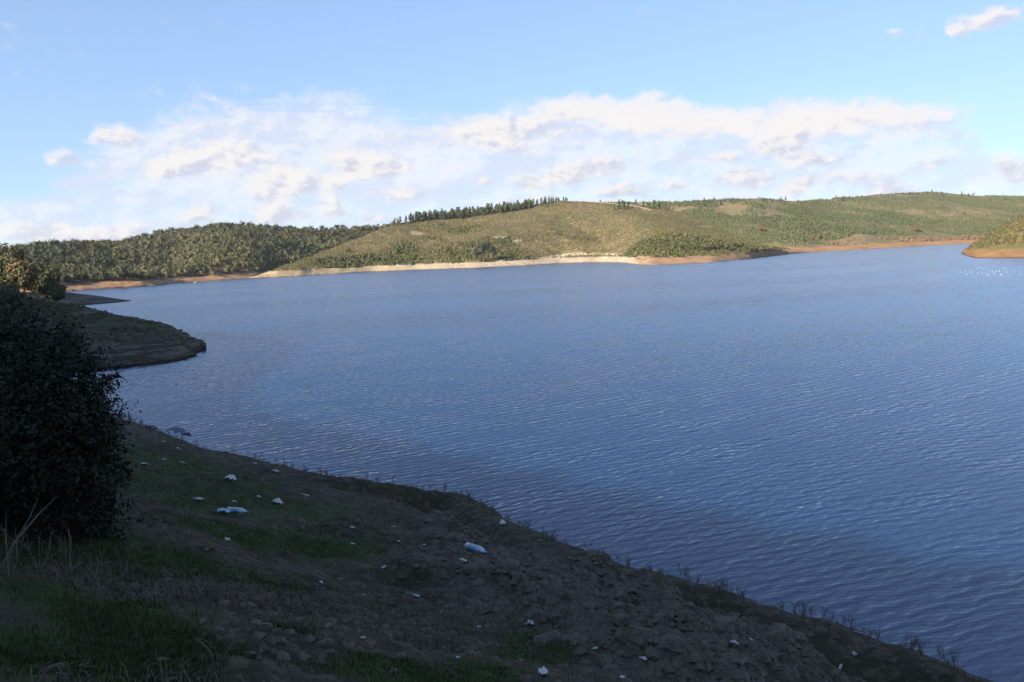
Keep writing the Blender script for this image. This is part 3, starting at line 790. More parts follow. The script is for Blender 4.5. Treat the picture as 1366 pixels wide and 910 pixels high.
def stuff_mesh(name, pts, mat, rng, cards_per, shape, size, tint_fn=None, label=None, warm=0.0):
    """many small crowns joined: pts (n,3), shape -> (rx, rz, lift) arrays"""
    n = len(pts); rx, rz, lift = shape
    u = rand_unit(n * cards_per, rng); u[:, 2] = np.where(u[:, 2] < -.1, np.abs(u[:, 2]) * (rng.uniform(size=len(u)) < .7) - .45, u[:, 2])
    rxx = np.repeat(rx, cards_per); rzz = np.repeat(rz, cards_per); ll = np.repeat(lift, cards_per)
    base = np.repeat(pts, cards_per, 0)
    rad = rng.uniform(.7, 1.05, n * cards_per)
    P = base + np.stack([u[:, 0] * rxx * rad, u[:, 1] * rxx * rad, ll + u[:, 2] * rzz * rad], -1)
    t0 = rng.uniform(0.1, 0.7, n) if tint_fn is None else tint_fn(pts)
    tint = np.clip(np.repeat(t0, cards_per) + 0.32 * (u[:, 2] - .4) + rng.normal(0, .08, n * cards_per), 0, .89)  # pale tops and dark undersides put into the tint, as shade between crowns
    if warm:
        wsel = np.repeat(rng.uniform(size=n) < warm, cards_per); tint[wsel] = 1.0
    V, Fq = cards(P, u + np.array([0, 0, .25]), np.repeat(size, cards_per), rng)
    CV, CF = cores(pts + np.stack([0 * lift, 0 * lift, lift], -1), rx, np.maximum(rz, lift * 1.25), rng, .66)
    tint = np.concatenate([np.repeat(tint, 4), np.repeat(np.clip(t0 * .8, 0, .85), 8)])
    Fq = np.vstack([Fq, CF + len(V)]); V = np.vstack([V, CV])
    me = mesh_np(name, V, Fq, [mat], {'tint': tint})
    return tag(obj(name, me), label, kind='stuff')

def thin(P, dmin):
    """drop points closer than dmin (grid hash)"""
    seen = {}; keep = []
    for i, p in enumerate(P):
        k = (int(p[0] // dmin), int(p[1] // dmin)); ok = True
        for a in (-1, 0, 1):
            for b in (-1, 0, 1):
                for j in seen.get((k[0] + a, k[1] + b), ()):
                    if (P[j, 0] - p[0]) ** 2 + (P[j, 1] - p[1]) ** 2 < dmin * dmin: ok = False; break
                if not ok: break
            if not ok: break
        if ok: seen.setdefault(k, []).append(i); keep.append(i)
    return P[keep]

# ------------------------------------------------------------------ woods on the two left hills
rng = np.random.default_rng(101)
PA_ = thin(hA.scatter(5200, rng, 0.05, 1.04), 2.6)
PB_ = thin(hB.scatter(11000, rng, 0.02, 1.03), 2.7)
pxb, pyb = px_of(PB_[:, 0], PB_[:, 1], PB_[:, 2])
PB_ = PB_[(pxb < 640) & (pxb > 60)]
pxa, pya = px_of(PA_[:, 0], PA_[:, 1], PA_[:, 2])
PA_ = PA_[pxa > -60]
order = np.argsort(PA_[:, 1]); indiv = PA_[order[:230]]; restA = PA_[order[230:]]
protos = []
for k in range(5):
    e = empty('oak_tree', (0, 0, 0)); h = 6.2
    obj('trunk', trunk_mesh('oak trunk', h * .6, 0.16, rng, 3, 1.3), e)
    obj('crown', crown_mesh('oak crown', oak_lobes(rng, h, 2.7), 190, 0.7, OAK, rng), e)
    protos.append(e)
LAB_OAK = 'round dark evergreen oak in the woods above the red bank of the low hill'
for i, p in enumerate(indiv):
    sc = float(np.clip(rng.lognormal(-.15, .25), .5, 1.35)); q = protos[i % 5]
    if i < 5: o = q; o.location = p; o.rotation_euler.z = rng.uniform(0, 6.28); o.scale = (sc,) * 3
    else: o = copy_thing(q, p, float(rng.uniform(0, 6.28)), sc)
    tag(o, LAB_OAK, 'tree', 'oak trees on the low hill')
def wood(name, P, label, warm=0.006, light=0.0, cp_=30):
    n = len(P); s = np.clip(rng.lognormal(-.2, .42, n), .35, 1.75)
    lowf = 0.42 + 0.7 * fbm(P[:, 0], P[:, 1], 60, 3, 5) + light
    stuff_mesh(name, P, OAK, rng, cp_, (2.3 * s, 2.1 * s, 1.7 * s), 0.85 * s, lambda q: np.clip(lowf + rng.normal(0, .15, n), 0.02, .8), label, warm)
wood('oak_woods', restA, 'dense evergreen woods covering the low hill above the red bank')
wood('ridge_forest', PB_, 'dense forest covering the ridge behind the inlet', light=0.05, cp_=30)

# ------------------------------------------------------------------ scrub hill
rng = np.random.default_rng(202)
def dens_c(X, Y, Z, t):
    return 0.45 + 0.55 * smoothstep(fbm(X, Y, 40, 4, 301) - 0.5 * (t - 0.4), -0.35, 0.25)
def clear_c(P):
    r = rock_c(P[:, 0], P[:, 1], P[:, 2], np.full(len(P), .5)); tr = track_c(P[:, 0], P[:, 1])
    return P[(r < .35) & (tr < .2)]
PC_ = clear_c(thin(hC.scatter(60000, rng, 0.03, 1.01, dens_c), 1.7))
px_, py_ = px_of(PC_[:, 0], PC_[:, 1], PC_[:, 2])
Z_, T_ = hC.z(PC_[:, 0], PC_[:, 1])
big = 0.55 + 0.8 * smoothstep(fbm(PC_[:, 0], PC_[:, 1], 55, 3, 305) + 0.5 * (0.45 - T_), -0.1, 0.5)
sz = rng.uniform(.6, 1.25, len(PC_)) * big
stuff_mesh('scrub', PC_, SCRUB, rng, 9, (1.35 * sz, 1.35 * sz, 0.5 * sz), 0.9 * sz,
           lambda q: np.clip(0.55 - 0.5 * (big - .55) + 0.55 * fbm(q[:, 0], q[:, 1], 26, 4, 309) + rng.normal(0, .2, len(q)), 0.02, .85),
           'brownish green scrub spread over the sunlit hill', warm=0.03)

pproto = []
for k in range(4):
    e = empty('pine_tree', (0, 0, 0))
    obj('trunk', trunk_mesh('pine trunk', 11.0, 0.17, rng, 0, 1), e)
    obj('crown', crown_mesh('pine crown', pine_lobes(rng, 12.5, 2.7), 170, 0.95, PINE, rng), e)
    pproto.append(e)
pcount = [0]
def put_pine(p, sc, label, group):
    i = pcount[0]; pcount[0] += 1
    if i < 4: o = pproto[i]; o.location = p; o.scale = (sc,) * 3; o.rotation_euler.z = rng.uniform(0, 6.28)
    else: o = copy_thing(pproto[i % 4], p, float(rng.uniform(0, 6.28)), (sc * rng.uniform(1.0, 1.5), sc * rng.uniform(1.0, 1.5), sc))
    return tag(o, label, 'tree', group)
def hill_pt(h, px, py, lift=0.0):
    """first hit of a photo pixel's ray with a hill"""
    d = ray(px, py); t = np.linspace(380, 1700, 5000); P = d[None] * t[:, None] + np.array([0, 0, CAM_Z])
    a = P[:, 0] / P[:, 1]
    z, tt = h.z(P[:, 0], P[:, 1]); k = np.argmax((P[:, 2] < z) & (tt > 0))
    return P[k] if k else None
# the long row of pines along the crest
cnt = 0
for row in range(7):
    for px in np.arange(524, 760, 3.6):
        px2 = px + rng.uniform(-2, 2)
        a = (at_depth(px2, 280, 800)[0]) / 800.0
        Y0, Y1, Z1 = hC.limits(np.array([a]))
        f = 0.995 - row * 0.018 + rng.uniform(-.012, .012)
        if rng.uniform() < .22: continue
        lim = np.interp(px2, [528, 560, 600, 690, 730, 756], [.97, .94, .895, .905, .955, .975])
        if f < lim or cnt > 280: continue
        Y = Y0[0] + (Y1[0] - Y0[0]) * f
        z, _ = hC.z(np.array([a * Y]), np.array([Y]))
        sc = float(rng.uniform(.42, .8)) * float(np.interp(px2, [528, 560, 700, 756], [.75, .95, .9, .5]))
        put_pine((a * Y, Y, float(z[0])), sc, 'tall dark pine in the row along the crest of the scrub hill', 'pines along the scrub hill crest'); cnt += 1
for px, py, sc in ((826, 277, .75), (832, 278, .7), (838, 276, .55), (820, 278, .5)):
    p = hill_pt(hC, px, py + 2)
    if p is not None: put_pine(p, sc, 'dark pine in the small clump beside the dirt track', 'pines beside the dirt track')
for px, py, sc in ((866, 277, .6), (873, 277, .7), (880, 276, .6), (888, 279, .5), (858, 274, .5)):
    p = hill_pt(hC, px, py + 2) 
    if p is None or p[1] > 900: p = hill_pt(hD, px, py + 2)
    if p is not None: put_pine(p, sc, 'dark pine in the clump above the end of the dirt track', 'pines above the track end')

def tree_thing(name, loc, rng, h, r, ncards, csize, mat, label, group=None, lobes=None, limbs=5, trunk_r=.22, cat='tree', warm=0):
    e = empty(name, loc)
    obj('trunk', trunk_mesh(name + ' trunk', h * .68, trunk_r, rng, limbs, r * .7), e)
    obj('crown', crown_mesh(name + ' crown', lobes or oak_lobes(rng, h, r, 8), ncards, csize, mat, rng, warm), e)
    return tag(e, label, cat, group)
p = hill_pt(hC, 646, 350)
lob = [tuple(1.3 * q for q in L_) for L_ in [(0, 0, 9.5, 4.2, 4, 2.6), (4.5, .5, 7.6, 3.6, 3, 2.6), (-4.2, 0, 6.0, 3.4, 3, 2.6), (-1.5, -1, 7.5, 3.2, 3, 2.2), (2.2, 0, 10.8, 2.4, 2.2, 1.6), (6.3, 0, 5.4, 1.8, 1.8, 1.8)]]
tree_thing('shore_tree', tuple(p), rng, 11, 6, 1100, 0.8, DARKOAK, 'big dark tree standing alone on the pale shore of the scrub hill', lobes=lob, trunk_r=.4)
# a fringe of larger bushes on the scrub hill's right foot and left flank, counted singly
bproto = []
for k in range(4):
    e = empty('shore_bush', (0, 0, 0))
    obj('stem', trunk_mesh('bush stem', 1.6, .08, rng, 3, .8), e)
    obj('crown', crown_mesh('bush crown', oak_lobes(rng, 3.6, 1.9, 5), 90, .7, OAK, rng), e)
    bproto.append(e)
bc = [0]
def put_bush(p, sc, label, group):
    i = bc[0]; bc[0] += 1
    if i < 4: o = bproto[i]; o.location = p; o.scale = (sc,) * 3
    else: o = copy_thing(bproto[i % 4], p, float(rng.uniform(0, 6.28)), sc)
    return tag(o, label, 'bush', group)
for px in np.arange(905, 992, 4.0):
    p = hill_pt(hC, px + rng.uniform(-2, 2), np.interp(px, [905, 960, 992], [335, 334, 332]) + rng.uniform(-2, 1.5))
    if p is not None: put_bush(p, float(rng.uniform(.8, 1.4)), 'dark bush in the fringe above the bare red foot of the scrub hill', 'bushes above the scrub hill shore')
for px, py in [(505, 350), (512, 351), (498, 348), (470, 346), (486, 344), (520, 346), (455, 350), (440, 348), (478, 352), (530, 340), (425, 352), (465, 338)]:
    p = hill_pt(hC, px, py)
    if p is not None: put_bush(p, float(rng.uniform(.9, 1.7)), 'dark bush on the scrub hill flank between the inlet and the lone shore tree', 'bushes on the scrub hill flank by the inlet')

# ------------------------------------------------------------------ plantation hills
rng = np.random.default_rng(303)
rows = []
a_ = np.linspace(hD.a0, hD.a1, 620)
for t in np.linspace(0.16, 1.01, 66):
    Y0, Y1, Z1 = hD.limits(a_); wob = 0.012 * fbm(a_ * 900, 0 * a_ + t * 700, 130, 3, 7)
    Y = Y0 + (Y1 - Y0) * (t + wob); X = a_ * Y + rng.normal(0, 1.0, len(a_)); Y = Y + rng.normal(0, .7, len(a_))
    keep = fbm(X, Y, 70, 4, 401) + 0.25 * fbm(X, Y, 12, 2, 402) > -0.22 + rng.normal(0, .12, len(a_)) + 0.5 * (t < .25)
    z, _ = hD.z(X, Y); rows.append(np.stack([X, Y, z], -1)[keep])
PD = np.vstack(rows); pxd, pyd = px_of(PD[:, 0], PD[:, 1], PD[:, 2]); PD = PD[(pxd > 760) & (pxd < 1420)]
sz = rng.uniform(.7, 1.3, len(PD)) * (1 + .45 * smoothstep(fbm(PD[:, 0], PD[:, 1], 100, 3, 407), -.1, .4))
stuff_mesh('young_pines', PD, YOUNG, rng, 6, (1.0 * sz, 1.6 * sz, .5 * sz), 1.0 * sz,
           lambda q: np.clip(.5 + .6 * fbm(q[:, 0], q[:, 1], 90, 3, 411) + rng.normal(0, .12, len(q)), .02, .88), 'young green pines planted in contour rows on the far hills', warm=.05)
PS = hD.scatter(2600, rng, .9, 1.0, lambda X, Y, Z, t: smoothstep(fbm(X, Y, 60, 3, 415), -.1, .5) * .16 + .02)
for p in PS[:70]:
    pxs, _ = px_of(*p)
    if 770 < pxs < 1400: put_pine(tuple(p), float(rng.uniform(.3, .5)), 'small dark pine on the skyline of the far green hills', 'pines on the far skyline')
# bare poplars and reeds at the valley head
PR = hD.scatter(5200, rng, .085, .2, lambda X, Y, Z, t: smoothstep(fbm(X, Y, 50, 3, 421), -.1, .35) * (px_of(X, Y, Z)[0] > 1010))
sz = rng.uniform(.6, 1.3, len(PR))
stuff_mesh('valley_thicket', PR, REED, rng, 9, (1.9 * sz, 2.0 * sz, .8 * sz), 1.0 * sz, None, 'pale bare thicket along the head of the lake')
for px, py, h, r, lab in ((1016, 309, 9, 4.5, 'rust coloured tree at the edge of the far plantation'), (1084, 320, 6, 3.2, 'bright orange bush near the head of the lake'), (1092, 317, 5, 3, 'second orange bush near the head of the lake, duller and shorter'),
                          (1222, 309, 8, 6, 'reddish bare tree below the far plantation rows')):
    p = hill_pt(hD, px, py)
    if p is not None: tree_thing('rust_tree', tuple(p), rng, h, r, 320, .8, RUST, lab, lobes=[(0, 0, h * .42, r * .7, r * .7, h * .42)] + [(r * .55 * math.cos(q), r * .55 * math.sin(q), h * rng.uniform(.15, .45), r * .45, r * .45, h * .25) for q in (0.3, 1.6, 2.9, 4.2, 5.4)])
p = hill_pt(hB, 197, 338)
q = hill_pt(hA, 197, 340)
p = q if (q is not None and (p is None or q[1] < p[1])) else p
tree_thing('autumn_tree', tuple(p), rng, 9, 3.6, 300, .8, RUST, 'orange brown autumn tree among the dark oaks of the forested ridge')

# ------------------------------------------------------------------ right point
rng = np.random.default_rng(404)
PE = hE.scatter(1500, rng, .33, 1.05)
sz = rng.uniform(.5, 1.2, len(PE))
stuff_mesh('point_scrub', PE, SCRUB, rng, 12, (1.2 * sz, 1.1 * sz, .3 * sz), .9 * sz, None, 'yellowish scrub on the brown point', warm=.25)

# ------------------------------------------------------------------ trees on the headland
rng = np.random.default_rng(505)
HT = [(-6, 392, 178, 12, 5, 0, 'dark leafy tree at the root of the headland, tallest of the group'),
      (18, 396, 172, 11, 4.3, .1, 'tall dark tree beside the golden one at the root of the headland'),
      (34, 398, 160, 8.4, 3.4, .55, 'sunlit golden green tree at the root of the headland'),  # its sunlit gold is put into the colour of the leaves
      (57, 399, 168, 9.0, 3.4, .02, 'dark rounded tree at the outer end of the headland trees'),
      (72, 401, 163, 5.0, 2.4, .0, 'low dark bush below the outermost headland tree'),
      (4, 402, 150, 6.4, 3.2, .15, 'brownish bush in front of the tall headland trees')]
for px, py, Y, h, r, warm, lab in HT:
    x = at_depth(px, py, Y)[0]; z = float(headland_z(np.array([x]), np.array([float(Y)]))[0])
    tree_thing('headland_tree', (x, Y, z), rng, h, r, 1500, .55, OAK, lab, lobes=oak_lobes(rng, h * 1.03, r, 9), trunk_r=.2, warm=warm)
PHd = []
for _ in range(900):
    x, y = rng.uniform(-150, -60), rng.uniform(105, 185); z = float(headland_z(np.array([x]), np.array([y]))[0])
    if z > 3.6 and fbm(np.array([x]), np.array([y]), 14, 2, 9)[0] > -.02: PHd.append((x, y, z))
PHd = np.array(PHd); sz = rng.uniform(.25, .7, len(PHd)) * smoothstep(-PHd[:, 0], 55, 95)
stuff_mesh('headland_scrub', PHd, OAK, rng, 26, (1.0 * sz, 1.0 * sz, .2 * sz), .5 * sz + .05, None, 'low dark scrub on the back of the shaded headland')

# rubble and tufts on the headland
def scatter_head(n, zlo, zhi, x0=-95, x1=-38, y0=88, y1=165):
    X, Y = rng.uniform(x0, x1, n), rng.uniform(y0, y1, n); Z = headland_z(X, Y)
    k = (Z > zlo) & (Z < zhi); return np.stack([X, Y, Z], -1)[k]
PT = scatter_head(9000, 2.2, 9); PT = PT[fbm(PT[:, 0], PT[:, 1], 6, 3, 17) > -.05]; sz = rng.uniform(.10, .38, len(PT))
stuff_mesh('headland_tufts', PT, OAK, rng, 8, (.9 * sz, 1.1 * sz, .15 * sz), .6 * sz, None, 'dark tufts of low growth on the slope of the headland', warm=.15)
PS_ = scatter_head(9000, .25, 3.0)[:2600]; n_ = len(PS_); sz = .07 + rng.exponential(.09, n_)
CV, CF = cores(PS_, np.minimum(sz, .45), np.minimum(sz, .45) * .7, rng, 1.4)
tag(obj('headland_rubble', mesh_np('headland rubble', CV, CF, [MAT_STONE])), 'loose rubble strewn on the lower slope of the headland', kind='stuff')

# ------------------------------------------------------------------ near evergreen bush
rng = np.random.default_rng(606)
bx, by = -4.9, 7.3
bz = float(near_z(np.array([bx]), np.array([by]), False)[0])
bush = empty('evergreen_bush', (bx, by, bz))
tag(bush, 'large near-black evergreen bush towering over the grass and bare twigs', 'bush')
LB = []
def lobe_px(px, py, Y, rx, rz, ry=None):
    p = at_depth(px, py, Y); LB.append((p[0] - bx, p[1] - by, p[2] - bz, rx, ry or rx, rz))
for a in [(35, 500, 7.6, .48, .42), (95, 552, 7.2, .38, .40), (60, 600, 7.2, .62, .5), (-30, 495, 7.8, .6, .5), (112, 615, 7.2, .28, .36), (10, 570, 7.0, .7, .6),
          (78, 500, 7.4, .32, .34), (-40, 600, 7.2, .7, .8), (70, 680, 7.3, .48, .38), (0, 690, 7.2, .6, .5), (40, 464, 7.8, .3, .26), (118, 560, 7.3, .23, .3), (118, 500, 7.4, .14, .2),
          (0, 440, 8.0, .34, .22), (105, 680, 7.5, .28, .3), (-60, 540, 7.6, .8, .7), (0, 745, 7.1, .5, .25), (135, 565, 7.4, .12, .18), (140, 690, 7.5, .14, .3), (82, 462, 7.8, .18, .17)]: lobe_px(*a)
stems = []
for k in range(9):
    a = rng.uniform(0, 6.28); L = LB[k % len(LB)]
    p0 = np.array([rng.normal(0, .15), rng.normal(0, .15), -.15]); p2 = np.array(L[:3]); p1 = p0 * .5 + p2 * .5 + rng.normal(0, .12, 3)
    stems.append(tube([p0, p1, p2], [.045, .03, .012], 6))
V, Fq = merge(stems); obj('stem', mesh_np('bush stems', V, Fq, [BARK], smooth=True), bush)
n = 80000
P, Nn, tint = crown_points(n, rng, LB)
# twiggy clumping: pull leaves towards sprig ends
ns = 7000
SP, SN, _ = crown_points(ns, rng, LB)
SP = SP + SN * (rng.uniform(-.12, .06, (ns, 1)) + .17 * rng.uniform(size=(ns, 1)) ** 4)
k = rng.integers(0, ns, n)
P = SP[k] + rng.normal(0, .032, (n, 3)) + SN[k] * rng.uniform(-.06, .09, (n, 1))
tint = np.clip(0.3 + rng.normal(0, .18, n) + .2 * rng.uniform(size=ns)[k], 0, .89)
V, Fq = cards(P, SN[k] * .4, .036 * np.clip(rng.lognormal(0, .3, n), .4, 1.7), rng, .5)
obj('foliage', mesh_np('bush leaves', V, Fq, [NEARLEAF], {'tint': np.repeat(tint, 4)}), bush)

# bare twigs at its foot
def twig_thing(name, base, ends, r0, label, cat, rng, fork=2, mat=TWIG, group=None, jitter=.06):
    e = empty(name, tuple(base)); 
    for en in ends:
        en = np.array(en, float); L = np.linalg.norm(en)
        mids = [np.zeros(3) - np.array([0, 0, .04])] + [en * f + rng.normal(0, jitter * L, 3) * (f < 1) for f in (.33, .66, 1.0)]
        parts = [tube(mids, [r0, r0 * .8, r0 * .55, r0 * .2], 5)]
        for _ in range(fork):
            f = rng.uniform(.35, .85); b0 = en * f; b1 = b0 + en * .3 * rng.uniform(.4, 1) + rng.normal(0, .14 * L, 3)
            bm_ = (b0 + b1) / 2 + rng.normal(0, .03 * L, 3)
            k0 = mids[1] if f < .5 else mids[2]
            parts.append(tube([k0, (k0 + b1) / 2 + rng.normal(0, .03 * L, 3), b1], [r0 * .5, r0 * .35, r0 * .12], 4))
        V, Fq = merge(parts)
        obj('branch', mesh_np(name + ' branch', V, Fq, [mat], smooth=True), e)
    return tag(e, label, cat, group)
def near_off(px0, py0, px1, py1, dy=0.0):
    b = hit_near(px0, py0); e = at_depth(px1, py1, b[1] + dy); return b, e - b
b0 = hit_near(-5, 760)
e1 = at_depth(76, 662, b0[1] + .2) - b0
twig_thing('fallen_branch', b0, [e1], .012, 'long pale bare branch leaning against the evergreen bush', 'branch', rng, 2)
for (bp, tops, lab) in [((52, 765), [(58, 700), (78, 690), (35, 712), (88, 720)], 'tangle of bare grey twigs at the foot of the evergreen bush'),
                        ((95, 775), [(92, 705), (120, 728), (80, 715), (108, 742)], 'thin upright bare twigs beside the evergreen bush'),
                        ((12, 770), [(8, 680), (20, 705), (30, 720)], 'bare upright stems beside the long pale branch under the bush'),
                        ((135, 790), [(155, 735), (128, 742), (170, 752), (115, 760)], 'low bleached twigs on the grass just clear of the bush'),
                        ((290, 880), [(310, 830), (280, 838), (330, 845), (262, 850)], 'pale dead weed tangle in the grass away from the bush')]:
    b = hit_near(*bp); twig_thing('dead_twigs', b, [at_depth(tx, ty, b[1] + rng.uniform(-.25, .25)) - b for tx, ty in tops], .0045, lab, 'twigs', rng, 4, TWIG)

# ------------------------------------------------------------------ grass and weeds
rng = np.random.default_rng(707)
def blades(P, n_per, h, spread, width, mat, name, label, lean=.5, tint=None):
    n = len(P) * n_per; base = np.repeat(P, n_per, 0) + np.concatenate([rng.normal(0, 1, (n, 2)) * np.repeat(spread, n_per)[:, None], np.zeros((n, 1))], 1)
    base[:, 2] = near_z(base[:, 0], base[:, 1]) - .01
    hh = np.repeat(h, n_per) * rng.uniform(.5, 1.25, n); az_ = rng.uniform(0, 6.28, n); d = np.stack([np.cos(az_), np.sin(az_), 0 * az_], -1)
    side = np.stack([-np.sin(az_), np.cos(az_), 0 * az_], -1) * (np.repeat(width, n_per) * .5)[:, None]
    ln = rng.uniform(.1, 1, n) * lean
    mid = base + d * (hh * ln * .35)[:, None] + np.array([0, 0, 1]) * (hh * .6)[:, None]
    tip = base + d * (hh * ln)[:, None] + np.array([0, 0, 1]) * (hh * (1 - .35 * ln))[:, None]
    V = np.stack([base - side, base + side, mid + side * .7, mid - side * .7, tip], 1).reshape(-1, 3)
    i = np.arange(n)[:, None] * 5
    T = np.concatenate([i + np.array([[0, 1, 2]]), i + np.array([[0, 2, 3]]), i + np.array([[3, 2, 4]])], 0)
    tt = np.clip(rng.normal(.4, .2, n), 0, .89) if tint is None else np.repeat(tint, n_per) * rng.uniform(.7, 1.3, n)
    me = mesh_np(name, V, T, [mat], {'tint': np.repeat(np.clip(tt, 0, 1), 5)})
    return tag(obj(name, me), label, kind='stuff')
aa = rng.uniform(-38, 36, 70000) * D2R; r_ = np.exp(rng.uniform(math.log(3.6), math.log(32), 70000)); X = r_ * np.sin(aa); Y = r_ * np.cos(aa)
g = grass_near(X, Y); s_ = rim_sd(X, Y)
ok = (rng.uniform(size=len(X)) < smoothstep(g + .5 * fbm(X, Y, .9, 3, 57), .35, .95) * .9 + .02) & (s_ < .3)
G = np.stack([X, Y, 0 * X], -1)[ok][:17000]
blades(G, 5, np.where(G[:, 0] < -1.5, .055, .04), np.full(len(G), .05), np.full(len(G), .007), GRASS, 'grass', 'short dark green grass on the shaded bank')
ok = (rng.uniform(size=len(X)) < (.12 + .25 * (X < -1.5)) * smoothstep(fbm(X, Y, 2.5, 3, 55), -.2, .3)) & (s_ < .2)
W_ = np.stack([X, Y, 0 * X], -1)[ok][:8000]
blades(W_, 5, np.full(len(W_), .12), np.full(len(W_), .05), np.full(len(W_), .007), DRY, 'dry_weeds', 'dry brown weeds scattered over the bank', 1.3)

# single weeds standing along the rim
wl = []
for k in range(3):
    parts = []
    for j in range(5):
        a = rng.uniform(0, 6.28); L = rng.uniform(.25, .5); t = np.array([math.cos(a) * L * .35, math.sin(a) * L * .35, L])
        parts.append(tube([(0, 0, -.05), t * .5 + rng.normal(0, .02, 3), t], [.005, .004, .002], 4))
        for q in range(4):
            f = rng.uniform(.5, 1); b = t * f; c = b + rng.normal(0, .06, 3) + np.array([0, 0, .03]); parts.append(tube([b, c], [.004, .007], 4))
    wl.append(mesh_np('weed stalks', *merge(parts), [DRY], smooth=False))
    a = wl[-1].attributes.new('tint', 'FLOAT', 'POINT'); a.data.foreach_set('value', np.full(len(wl[-1].vertices), .2 + .15 * k, np.float32))
cum = np.concatenate([[0], np.cumsum(np.hypot(*np.diff(RIM, axis=0).T))])
def rim_at(s): return np.array([np.interp(s, cum, RIM[:, 0]), np.interp(s, cum, RIM[:, 1])])
s0, s1 = cum[4], cum[-5]
for i in range(170):
    s = rng.uniform(s0, s1) if i % 3 else rng.choice([rng.uniform(s0, s0 + 10), rng.uniform(s1 - 5.5, s1 - 1)])
    p = rim_at(s) + rng.normal(0, .25, 2); z = float(near_z(np.array([p[0]]), np.array([p[1]]))[0])
    o = obj('weed', wl[i % 3]); o.location = (p[0], p[1], z); o.rotation_euler.z = rng.uniform(0, 6.28); sc = float(rng.uniform(.22, .6)); o.scale = (sc, sc, sc)
    tag(o, 'thin dry weed standing on the rim of the bank against the water', 'weed', 'weeds along the bank rim')

# ------------------------------------------------------------------ stones
rng = np.random.default_rng(808)
def stone_mesh(name, rng, flat=.6, n=2, rough=.22):
    bm = bmesh.new(); bmesh.ops.create_icosphere(bm, subdivisions=n, radius=1.0)
    dirs = [Vector(rng.normal(size=3)).normalized() for _ in range(7)]; cut = [rng.uniform(.4, .72) for _ in dirs]
    for v in bm.verts:
        for d, c in zip(dirs, cut):
            k = v.co.dot(d)
            if k > c: v.co -= d * (k - c)
        v.co *= 1 + rng.normal(0, rough * .25); v.co.z *= flat
    me = bpy.data.meshes.new(name); bm.to_mesh(me); bm.free(); me.materials.append(MAT_STONE); return me
SM = [stone_mesh('stone', rng, f, 1 if k > 5 else 2, .35) for k, f in enumerate((.55, .7, 1.1, .6, .9, 1.2, .65, .75))]
def put_stone(x, y, sc, sink=.25):
    z = float(near_z(np.array([x]), np.array([y]))[0])
    o = obj('stone', SM[rng.integers(len(SM))], near_bank); o.location = (x, y, z + sc * (.5 - sink) * .5)
    o.rotation_euler = (rng.uniform(-.4, .4), rng.uniform(-.4, .4), rng.uniform(0, 6.28)); o.scale = (sc * rng.uniform(.7, 1.4), sc * rng.uniform(.6, 1.1), sc * rng.uniform(.6, 1.1))
cands = []
for _ in range(9000):
    px, py = rng.uniform(520, 1150), rng.uniform(690, 905); P = on_plane(px, py); cands.append(P[:2])
C_ = np.array(cands); rk = rock_near(C_[:, 0], C_[:, 1]); sd = rim_sd(C_[:, 0], C_[:, 1])
C_ = C_[(rng.uniform(size=len(C_)) < rk * .9) & (sd < -.6)][:215]
for x, y in C_: put_stone(x, y, float(min(.17, .04 + rng.exponential(.035))), .5)
for _ in range(80):
    px, py = rng.uniform(180, 1300), rng.uniform(590, 905); P = on_plane(px, py)
    if rim_sd(np.array([P[0]]), np.array([P[1]]))[0] < -.2: put_stone(P[0], P[1], float(.03 + rng.exponential(.035)))
# pebbles
X, Y = [], []
aa = rng.uniform(-30, 36, 40000) * D2R; r_ = np.exp(rng.uniform(math.log(5), math.log(26), 40000)); X = r_ * np.sin(aa); Y = r_ * np.cos(aa)
rk = rock_near(X, Y); ok = (rng.uniform(size=len(X)) < .12 + .88 * rk) & (rim_sd(X, Y) < .2) & (grass_near(X, Y) < .55)
X, Y = X[ok][:12000], Y[ok][:12000]; n = len(X); Z = near_z(X, Y); s_ = .012 + rng.exponential(.02, n) * (1 + .8 * rock_near(X, Y)); s_ = np.minimum(s_, .06)
oct_ = np.array([(1, 0, 0), (0, 1, 0), (-1, 0, 0), (0, -1, 0), (0, 0, .7), (0, 0, -.7)], float)
th = rng.uniform(0, 6.28, n); c, s = np.cos(th), np.sin(th)
V = oct_[None] * s_[:, None, None] * rng.uniform(.6, 1.4, (n, 6, 1)); V = np.stack([V[..., 0] * c[:, None] - V[..., 1] * s[:, None], V[..., 0] * s[:, None] + V[..., 1] * c[:, None], V[..., 2]], -1) + np.stack([X, Y, Z], -1)[:, None]
ft = np.array([(0, 1, 4), (1, 2, 4), (2, 3, 4), (3, 0, 4), (1, 0, 5), (2, 1, 5), (3, 2, 5), (0, 3, 5)])
Ff = (np.arange(n)[:, None, None] * 6 + ft[None]).reshape(-1, 3)
tag(obj('gravel', mesh_np('gravel', V.reshape(-1, 3), Ff, [MAT_STONE])), 'loose gravel on the stony bank', kind='stuff')

